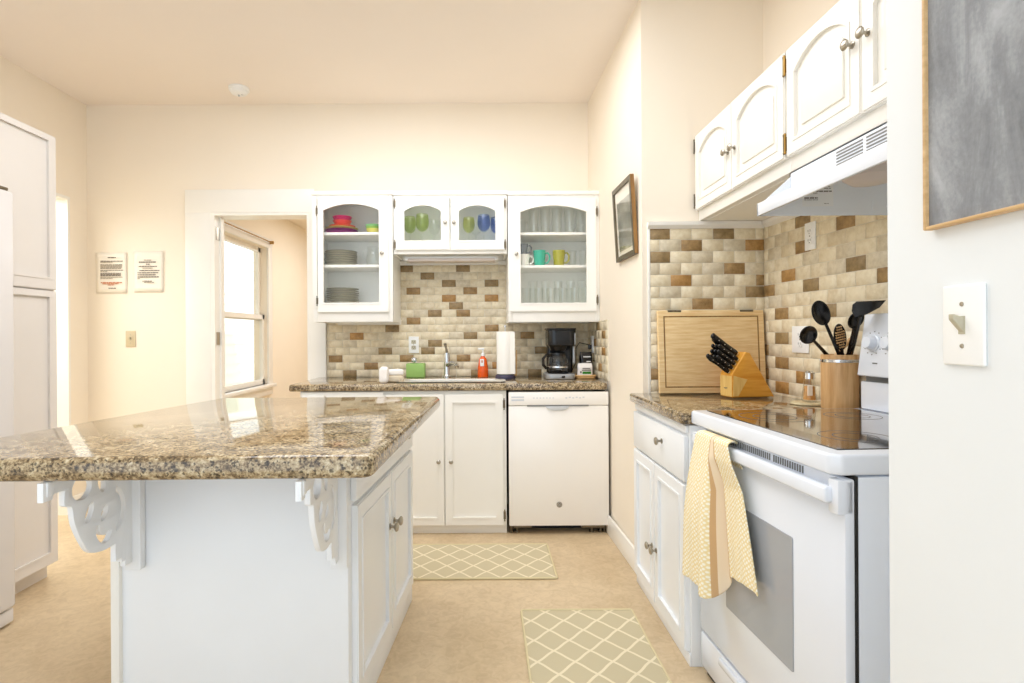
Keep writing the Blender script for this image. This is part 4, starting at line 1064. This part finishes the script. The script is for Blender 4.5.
def spoon(wd, ht, slotted=False, matn='black', deep=.35):
    def mk(T, L, qd):
        b = MB(); b.tube([(0, 0, 0), (0, 0, L * .45), (0, 0, L - ht * .8)], [.0075, .0065, .0055], 10); part(T, 'handle', b.xf(qd), matn)
        bb = MB()
        def bowl(u, v):
            a = u * 2 * math.pi; rr_ = v
            x = wd * rr_ * math.sin(a); z = ht * rr_ * math.cos(a); 
            return Vector((x, deep * wd * (1 - rr_ ** 2), L + z))
        bb.grid(bowl, 28, 8); bmesh.ops.remove_doubles(bb.bm, verts=bb.bm.verts[:], dist=1e-5)
        bb.xf(qd); o = part(T, 'bowl', bb, matn); md = o.modifiers.new('t', 'SOLIDIFY'); md.thickness = .003
        if slotted:
            s_ = MB()
            for i in range(-2, 3):
                for k in range(-4, 5):
                    if (i / 2.6) ** 2 + (k / 4.6) ** 2 < 1: s_.ell((i * wd * .3, deep * wd * .0 - .003, L + k * ht * .19), (.0035, .004, .0035), None, 8, 6)
            part(T, 'holes', s_.xf(qd), 'crock')
    return mk
uten('cooking_spoon', 'tall black cooking spoon standing highest in the crock', 'spoon', 821, 313, 2.09, (-.008, -.012), spoon(.034, .050))
uten('cooking_spoon', 'black cooking spoon leaning out to the left of the crock', 'spoon', 808.5, 335, 2.08, (-.036, .020), spoon(.034, .044))
uten('slotted_spoon', 'black slotted spoon with pale holes low in the crock', 'spoon', 840, 337, 2.10, (.004, -.012), spoon(.024, .052, True))
uten('ladle', 'grey-black ladle at the right of the crock, half behind the stove panel', 'ladle', 856, 320, 2.06, (.036, .004), spoon(.030, .036, False, 'black', .7))
def turner(T, L, qd):
    b = MB(); b.tube([(0, 0, 0), (0, 0, L * .5), (0, .008, L - .02)], [.007, .006, .006], 10); part(T, 'handle', b.xf(qd), 'black')
    b = MB(); pts = [(-.02, L - .02), (-.036, L + .012), (-.040, L + .045), (-.028, L + .056), (.075, L + .028), (.060, L + .0), (.02, L - .02)]
    b.prism(pts, 'y', .006, .0095, .001, 1); part(T, 'blade', b.xf(qd), 'black')
uten('turner', 'wide black turner behind the ladle in the crock', 'turner', 863, 313, 1.95, (.022, -.032), turner)
def stick(T, L, qd):
    part(T, 'handle', MB().tube([(0, 0, 0), (0, 0, L)], [.006, .0085], 10).xf(qd), 'crock')
uten('wooden_spoon', 'pale wooden spoon handle between the black utensils in the crock', 'spoon', 852, 338, 2.16, (.012, .036), stick)

# ================================================================== THINGS ON THE BACK COUNTER
CB = .916
T = thing('dish_cloth', 'folded white cloth hanging over the left end of the sink', 'cloth', (at(388, 375, 3.5).x, 3.5, CB), 0)
cxl = at(383.5, 375, 3.44).x
def fold(u, v): 
    return Vector((cxl - .045 + .055 * u + .004 * math.sin(v * 9), 3.40 + .06 * v, CB + .012 + .068 * math.sin(math.pi * min(1, .15 + v)) * (.85 + .15 * math.sin(u * 7)) - .02 * u))
def fat(cx_, cy_, w_, d_, h_, sd, z0=CB):
    def f_(u, v):
        a = 2 * math.pi * u; t_ = v * math.pi; k_ = lambda s: math.copysign(abs(s) ** .45, s)
        n_ = 1 + .06 * math.sin(5 * a + sd) * math.sin(t_)
        return Vector((cx_ + w_ / 2 * k_(math.cos(a)) * k_(math.sin(t_)) * n_, cy_ + d_ / 2 * k_(math.sin(a)) * k_(math.sin(t_)) * n_, z0 + h_ / 2 * (1 - k_(math.cos(t_))) * (1 + .03 * math.sin(3 * a + sd))))
    return MB().grid(f_, 32, 16)
part(T, 'front_fold', fat(at(384, 372, 3.46).x, 3.455, .056, .05, .098, 1), 'cloth', True)
part(T, 'body', fat(at(394, 372, 3.50).x, 3.515, .115, .07, .045, 2), 'beige', True, label='beige folded part')
part(T, 'top_fold', fat(at(394, 372, 3.50).x + .004, 3.515, .11, .06, .038, 4, CB + .043), 'cloth', True)
# green box with a little silver scrubber on it
p = at(416, 378, 3.55); p = Vector((at(416, 371, 3.9).x, 3.90, CB))
T = thing('sponge_box', 'lime green box on the counter between the cloth and faucet', 'box', p)
part(T, 'box', MB().box(-.064, .064, -.04, .04, .0, .098, .006), 'green'); part(T, 'lid_opening', MB().prism(circ(-.012, 0, .032, .02), 'z', .0975, .0995), 'dkgreen')
rnd = random.Random(5); b = MB()
for k in range(26): 
    pts = []
    a0, e0_ = rnd.random() * 6, rnd.random() * 3
    for j in range(14): 
        q_ = a0 + j * .45; pts.append((-.012 + .020 * math.cos(q_) * math.cos(e0_), .017 * math.sin(q_), .122 + .019 * math.cos(q_) * math.sin(e0_)))
    b.tube(pts, .0022, 5)
b.mv(*p); single('scrubber', b, 'chrome', 'small silver wire scrubber on top of the green box', 'scrubber')
# orange soap
p = at(483, 376, 3.905); T = thing('soap_bottle', 'orange dish soap bottle with pump beside the faucet', 'bottle', (p.x, 3.905, CB))
part(T, 'body', MB().lathe([(.0001, 0), (.036, 0), (.038, .006), (.036, .06), (.030, .10), (.026, .125), (.014, .14), (.011, .146), (.011, .15)]).xf(Matrix.Diagonal((1, .7, 1, 1))), 'orange')
part(T, 'label', MB().box(-.020, .008, -.0262, -.018, .075, .125, .002, 1), 'plastic'); part(T, 'logo_mark', MB().box(-.012, 0, -.0267, -.024, .10, .118, .001, 1), 'redink')
part(T, 'pump', MB().lathe([(.0001, .146), (.013, .146), (.013, .162), (.005, .166), (.0045, .19), (.0001, .19)]).box(-.034, .010, -.008, .008, .188, .202, .004), 'plastic')
# paper towel on holder
yq = 3.72; p = at(505.5, 376, yq); T = thing('paper_towel_holder', 'paper towel holder with dark base left of the coffee maker', 'paper towel holder', (p.x, yq, CB))
part(T, 'base', MB().lathe([(.0001, 0), (.066, 0), (.068, .006), (.066, .022), (.058, .03), (.0001, .03)]), 'navy'); part(T, 'rod', MB().tube([(0, 0, .03), (0, 0, .345)], .006).ell((0, 0, .348), (.01, .01, .01)), 'chrome')
part(T, 'side_arm', MB().tube([(.072, .0, .03), (.074, 0, .19)], .004).box(.05, .076, -.006, .006, .02, .03, .002), 'tan')
b = MB().lathe([(.018, .034), (.058, .034), (.0585, .036), (.0585, .312), (.058, .314), (.018, .314), (.018, .034)], (p.x, yq, CB), 40)
b.box(p.x + .03, p.x + .0600, yq - .0520, yq - .0505, CB + .036, CB + .312)
single('paper_towel_roll', b, 'towelpaper', 'white paper towel roll on its holder left of the coffee maker', 'paper towel')
# coffee maker
yk = 3.76; p = at(561, 376, yk - .1); cx_ = p.x
T = thing('coffee_maker', 'black drip coffee maker with grey base under the right wall cabinet', 'coffee maker', (cx_, yk, CB))
part(T, 'base', MB().prism(rr(-.10, .095, -.13, .10, .045), 'z', 0, .035, .008, 3), 'silver'); part(T, 'hot_plate', MB().lathe([(.0001, .035), (.068, .035), (.07, .042), (.0001, .043)], (-.012, -.045, 0)), 'black')
part(T, 'column', MB().prism(rr(-.075, .1, .03, .10, .02), 'z', .035, .22, .004, 2), 'black')
part(T, 'reservoir', MB().prism(rr(-.082, .102, -.115, .10, .04), 'z', .215, .325, .010, 3).prism(rr(-.088, .104, -.118, .10, .04), 'z', .322, .334, .004, 2), 'black')
part(T, 'filter_basket', MB().lathe([(.0001, .185), (.05, .187), (.062, .216), (.0001, .216)], (-.012, -.045, 0)), 'black')
part(T, 'power_button', MB().box(.0, .022, -.1335, -.128, .010, .024, .003), 'black')
part(T, 'water_window', MB().box(.086, .102, -.05, -.02, .10, .215, .003).box(.088, .094, -.117, -.110, .225, .30, .002), 'silver')
b0 = Vector((cx_ - .012, yk - .045, CB + .0445))
T = thing('carafe', 'glass coffee carafe with black handle sitting in the coffee maker', 'carafe', b0)
part(T, 'glass_body', MB().lathe([(.0001, 0), (.055, 0), (.063, .01), (.068, .045), (.064, .085), (.052, .112), (.050, .122)], n=28), 'clear')
part(T, 'rim_band', MB().lathe([(.051, .108), (.0545, .108), (.053, .124), (.050, .124)], n=28), 'black'); part(T, 'lid', MB().lathe([(.0001, .134), (.03, .133), (.050, .126), (.052, .122), (.0001, .122)], n=28), 'black')
part(T, 'handle', MB().tube([(-.050, -.03, .112), (-.085, -.05, .112), (-.105, -.062, .09), (-.104, -.06, .05), (-.085, -.048, .028), (-.066, -.036, .03)], [.008, .009, .010, .010, .009, .007], 10), 'black')
part(T, 'level_band', MB().lathe([(.0665, .028), (.0685, .03), (.0685, .036), (.0675, .038)], n=28), 'chrome')
# tray with coffee bags
yt = 3.74; p = at(586, 376, yt - .03)
T = thing('wicker_tray', 'small tan tray holding coffee packets in the counter corner', 'tray', (p.x, yt, CB))
part(T, 'tray', MB().prism(rr(-.068, .06, -.06, .09, .03), 'z', 0, .008, .002, 1), 'tan')
part(T, 'rim', MB().tube([(x, y, .018) for x, y in rr(-.068, .06, -.06, .09, .03)], .007, 8, True).tube([(x, y, .008) for x, y in rr(-.066, .058, -.058, .088, .03)], .006, 8, True), 'tan')
def bag(name, label, loc, w_, d_, h_, mats, marks):
    T = thing(name, label, 'bag', loc)
    def f_(u, v):
        a = 2 * math.pi * u; k_ = lambda s: math.copysign(abs(s) ** .5, s); pz = min(1, max(0, (v - .72) / .28))
        return Vector((w_ / 2 * k_(math.cos(a)) * (1 - .08 * pz + .02 * math.sin(v * 9)), d_ / 2 * k_(math.sin(a)) * (1 - .93 * pz) * (1 + .05 * math.sin(a * 4 + v * 6)), h_ * v))
    b = MB().grid(f_, 28, 14); part(T, 'pouch', b, mats[0])
    b = MB()
    for (x0_, x1_, z0_, z1_, mi) in marks: b.mi = mi; b.prism([(x0_, z0_), (x1_, z0_), (x1_, z1_), (x0_, z1_)], 'y', -d_ / 2 * (1.06 if z1_ < h_ * .72 else .72) - .001, -d_ / 2 * .4)
    part(T, 'printed_label', b, mats[1:])
bag('coffee_bag', 'black coffee bag with white printing standing behind the white packet', (p.x + .012, yt + .045, CB + .009), .085, .055, .165, ['black', 'plastic', 'greyink'], [(-.02, .030, .118, .136, 0), (-.03, .012, .088, .094, 1), (.0, .03, .098, .104, 0), (-.026, .026, .070, .084, 0)])
bag('coffee_packet', 'white packet with a green stripe at the front of the tan tray', (p.x - .006, yt - .022, CB + .009), .098, .05, .092, ['cloth', 'dkgreen', 'ink'], [(-.02, .036, .022, .038, 0), (-.024, .036, .044, .050, 1), (-.036, -.026, .028, .040, 1), (-.02, .03, .056, .061, 1)])
b = MB(); b.tube([(cx_ + .10, yk + .06, CB + .05), (cx_ + .13, yk + .10, CB + .10), (cx_ + .135, yk + .12, CB + .20), (cx_ + .155, yk + .10, CB + .235), (XA0 - .03, 3.845, CB + .22), (XA0 - .016, 3.84, CB + .205)], .0032, 8); b.box(XA0 - .038, XA0 - .0155, 3.828, 3.852, CB + .19, CB + .22, .004)
single('power_cord', b, 'black', 'black coffee maker cord plugged into the side outlet', 'cord')

# ================================================================== CABINET CONTENTS
def inz(px, sy): return at(px, sy, YU + .03).z + .001
ZL = [inz(352, 232.4), inz(352, 264.8), at(352, 302.9, YU + .02).z + .001]
ZR = [inz(553, 232.5), inz(553, 265.2), at(553, 303.2, YU + .02).z + .001]
ZC = at(450, 240.8, YU + .02).z + .001
def cxp(px, y): return at(px, 260, y).x
def plate_prof(r, h): return [(.0001, .002), (r * .55, .002), (r * .6, 0), (r * .64, .003), (r * .98, h), (r, h + .0005), (r * .985, h + .0015), (r * .62, .006), (r * .5, .005), (.0001, .005)]
yp = 3.82
pr = None
for (si, zb_s, n, px_, r_, where) in ((0, ZL[1], 7, 341, .108, 'middle shelf'), (1, ZL[2], 7, 342.5, .108, 'bottom shelf')):
    for k in range(n):
        lab = '%s cream plate%s in the stack on the glass cabinet\'s %s' % (ORD[n - 1 - k], '' if k == n - 1 else ' from the top', where)
        loc = (cxp(px_, yp) + .002 * math.sin(k * 2.2), yp, zb_s + k * .0148)
        if pr is None:
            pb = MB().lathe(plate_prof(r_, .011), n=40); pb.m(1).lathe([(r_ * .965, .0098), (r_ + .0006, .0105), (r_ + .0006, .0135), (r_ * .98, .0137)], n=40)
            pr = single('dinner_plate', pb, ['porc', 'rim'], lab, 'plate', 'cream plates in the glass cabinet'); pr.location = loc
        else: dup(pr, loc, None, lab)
def bowl_prof(r, h): return [(.0001, 0), (r * .45, 0), (r * .5, .004), (r * .8, h * .4), (r, h), (r * .97, h), (r * .76, h * .42), (r * .45, .008), (.0001, .007)]
def put(name, prof, mat, loc, label, cat, group, n=32):
    o = single(name, MB().lathe(prof, n=n), mat, label, cat, group); o.location = loc; return o
z = ZL[0]; xq = cxp(342, 3.80); G = 'coloured plastic dishes on the top shelf'
put('dinner_plate', plate_prof(.108, .012), 'purple', (xq - .002, 3.80, z), 'purple plate at the bottom of the coloured pile', 'plate', G)
put('dinner_plate', plate_prof(.108, .012), 'purple', (xq, 3.80, z + .016), 'purple plate second from the bottom of the coloured pile', 'plate', G)
put('dinner_plate', plate_prof(.109, .012), 'yellow', (xq + .001, 3.80, z + .031), 'pale yellow plate under the coral plate in the coloured pile', 'plate', G)
put('dinner_plate', plate_prof(.088, .012), 'coral', (xq + .004, 3.80, z + .046), 'coral plate beneath the pink bowls', 'plate', G)
put('bowl', bowl_prof(.064, .034), 'coral', (xq + .004, 3.80, z + .060), 'coral bowl under the magenta bowl', 'bowl', G)
put('bowl', bowl_prof(.065, .052), 'pink', (xq + .004, 3.80, z + .070), 'magenta bowl crowning the coloured pile of dishes', 'bowl', G)
xg = cxp(374.5, 3.83)
put('bowl', bowl_prof(.050, .038), 'yellow', (xg, 3.80, z), 'yellow bowl beneath the mint bowls beside the pink pile', 'bowl', G)
put('bowl', bowl_prof(.052, .038), 'lime', (xg, 3.80, z + .014), 'lime bowl in the middle of the green bowls', 'bowl', G)
put('bowl', bowl_prof(.053, .038), 'mint', (xg, 3.80, z + .028), 'mint green bowl topping the small stack by the pink dishes', 'bowl', G)
T = thing('glass_pitcher', 'clear glass pitcher beside the plates on the middle shelf', 'pitcher', (cxp(373.5, 3.80), 3.80, ZL[1]))
part(T, 'body', MB().lathe([(.0001, 0), (.036, 0), (.047, .012), (.050, .05), (.044, .09), (.038, .115), (.042, .13), (.040, .13), (.036, .115), (.042, .09), (.047, .05), (.044, .014), (.0001, .006)]), 'clear')
part(T, 'handle', MB().tube([(-.036, -.014, .112), (-.062, -.024, .105), (-.066, -.025, .07), (-.046, -.016, .04)], .005), 'clear')
# stemware above the sink
def stem(mat, loc, label, s=1.0, h=.125, name='wine_glass'):
    T = thing(name, label, 'wine glass', loc, 0, 'coloured stemware in the short cabinet')
    part(T, 'bowl', MB().lathe([(.0001, .052), (.012, .054), (.026, .066), (.033, .088), (.033, .11), (.029, h + .012), (.0278, h + .012), (.031, .11), (.031, .088), (.024, .069), (.010, .058), (.0001, .057)], n=24).xf(Matrix.Scale(s, 4)), mat)
    part(T, 'stem', MB().lathe([(.0001, .004), (.010, .005), (.0045, .012), (.004, .04), (.009, .053), (.0001, .054)], n=16).xf(Matrix.Scale(s, 4)), 'clear')
    part(T, 'foot', MB().lathe([(.0001, 0), (.030, 0), (.031, .002), (.010, .005), (.0001, .005)], n=24).xf(Matrix.Scale(s, 4)), 'clear')
stem('greeng', (cxp(410, 3.79), 3.79, ZC), 'green wine glass nearest the hinge in the left door above the sink', 1.3)
stem('greeng', (cxp(422.5, 3.75), 3.75, ZC), 'green wine glass in the middle behind the left door', 1.36)
stem('clear', (cxp(434.5, 3.82), 3.82, ZC), 'clear wine glass beside the green ones above the sink', 1.2)
stem('oliveg', (cxp(469, 3.77), 3.77, ZC), 'yellow-green wine glass behind the right door above the sink', 1.22)
stem('blueg', (cxp(484, 3.75), 3.75, ZC), 'blue wine glass behind the right door above the sink', 1.3)
stem('blueg', (cxp(496.5, 3.80), 3.80, ZC), 'blue wine glass half hidden by the right door frame', 1.25)
stem('clear', (cxp(476, 3.86), 3.86, ZC), 'clear wine glass behind the blue and yellow-green ones', 1.25)
# tumblers and mugs
def tumbler_prof(r, h): return [(.0001, 0), (r * .82, 0), (r * .85, .003), (r, h), (r * .94, h), (r * .79, .012), (.0001, .010)]
def row(px_list, y, z, r, h, where, grp, flags=None):
    first = None; n = len(px_list)
    for i, px in enumerate(px_list):
        lab = 'clear tumbler, %s%s, on the right cabinet\'s %s' % (LFT[i], '' if i == 0 else ' from the left', where)
        loc = (cxp(px, y), y, z)
        if first is None: first = put('tumbler', tumbler_prof(r, h), 'clear', loc, lab, 'glass', grp, 24)
        else: dup(first, loc, None, lab)
row([534, 545.5, 557, 569.5, 581], 3.75, ZR[0], .036, .172, 'top shelf', 'tall tumblers on the top shelf')
row([526.5, 538.5, 550.5, 562.5, 574.5, 585.5], 3.76, ZR[2], .032, .105, 'bottom shelf', 'tumblers on the bottom shelf')
row([533, 545.5, 558, 570.5, 582], 3.86, ZR[2], .032, .16, 'bottom shelf back row', 'tall tumblers at the back of the bottom shelf')
row([572.5, 583], 3.77, ZR[1], .028, .105, 'mug shelf', 'tumblers beside the mugs')
def mug(mat, px, z, label, r=.040, h=.095, y=3.76, ha=0):
    T = thing('mug', label, 'mug', (cxp(px, y), y, z), ha, 'mugs in the glass cabinet')
    part(T, 'cup', MB().lathe([(.0001, 0), (r * .78, 0), (r * .82, .004), (r, h * .75), (r * 1.02, h), (r * .95, h), (r * .93, h * .75), (r * .74, .008), (.0001, .008)], n=28), mat)
    part(T, 'handle', MB().tube([(r * .93, 0, h * .82), (r * 1.35, 0, h * .86), (r * 1.68, 0, h * .66), (r * 1.6, 0, h * .38), (r * 1.25, 0, h * .2), (r * .84, 0, h * .2)], .0055, 8), mat)
mug('teal', 539.5, ZR[1], 'teal mug on the middle shelf of the right cabinet', .041, .104)
mug('olive', 558.8, ZR[1], 'olive green mug beside the teal one', .041, .104)
mug('whitemug', 523.5, ZR[1], 'white mug under the grey mug by the door edge', .040, .078)
mug('greymug', 522.5, ZR[1] + .079, 'grey mug stacked on the white mug', .036, .068)
mug('clear', 522, ZR[0], 'clear glass mug by the door edge of the top shelf', .028, .095)

# ================================================================== LIGHT, WORLD, CAMERA
def area(name, loc, rot, sx_, sy_, e, col):
    l = bpy.data.lights.new(name, 'AREA'); l.shape = 'RECTANGLE'; l.size = sx_; l.size_y = sy_; l.energy = e; l.color = col
    o = bpy.data.objects.new(name, l); C.objects.link(o); o.location = loc; o.rotation_euler = rot; return o
area('ceiling_fill', (-.45, 2.3, CZ - .03), (0, 0, 0), 1.8, 1.8, 36, (.91, .95, 1))  # added soft fill light over the kitchen, not a known fixture
area('room_fill', (-1.0, -.2, CZ - .03), (0, 0, 0), 1.4, 1.4, 6, (.88, .95, 1))  # added weak fill above the near end of the room
area('hall_daylight', (-3.7, 3.0, 2.3), (0, R(-25), 0), 1.0, 1.0, 22, (.95, .98, 1))
area('mudroom_fill', (-.8, 5.6, ZM - .03), (0, 0, 0), 1.0, 1.2, 20, (.97, .98, 1))  # added fill to brighten the room beyond the doorway
s = bpy.data.lights.new('sun', 'SUN'); s.energy = 1.6; s.angle = R(1.5); s.color = (1, .97, .9)
o = bpy.data.objects.new('sun', s); C.objects.link(o); o.rotation_euler = Vector((-.75, .25, -.62)).to_track_quat('-Z', 'Y').to_euler()
W = bpy.data.worlds.new('sky'); bpy.context.scene.world = W; W.use_nodes = True
bg = W.node_tree.nodes['Background']; bg.inputs[0].default_value = (.76, .88, 1.0, 1); bg.inputs[1].default_value = 1.45
cam = bpy.data.cameras.new('camera'); co = bpy.data.objects.new('camera', cam); C.objects.link(co)
cam.sensor_width = 36; cam.lens = F / 1024 * 36; cam.clip_start = .02
cam.shift_x = (512 - CX) / 1024; cam.shift_y = -(341.5 - CY) / 1024
co.matrix_world = Matrix.Translation((0, 0, H)) @ Matrix.Rotation(R(90), 4, 'X') @ Matrix.Rotation(-TH, 4, 'Z')
sc = bpy.context.scene; sc.camera = co
sc.view_settings.view_transform = 'Standard'; sc.view_settings.look = 'None'; sc.view_settings.gamma = 1; sc.view_settings.exposure = 0.41
sc.view_settings.use_curve_mapping = False
sc.cycles.max_bounces = 10; sc.cycles.diffuse_bounces = 6; sc.cycles.transparent_max_bounces = 24; sc.cycles.use_denoising = True
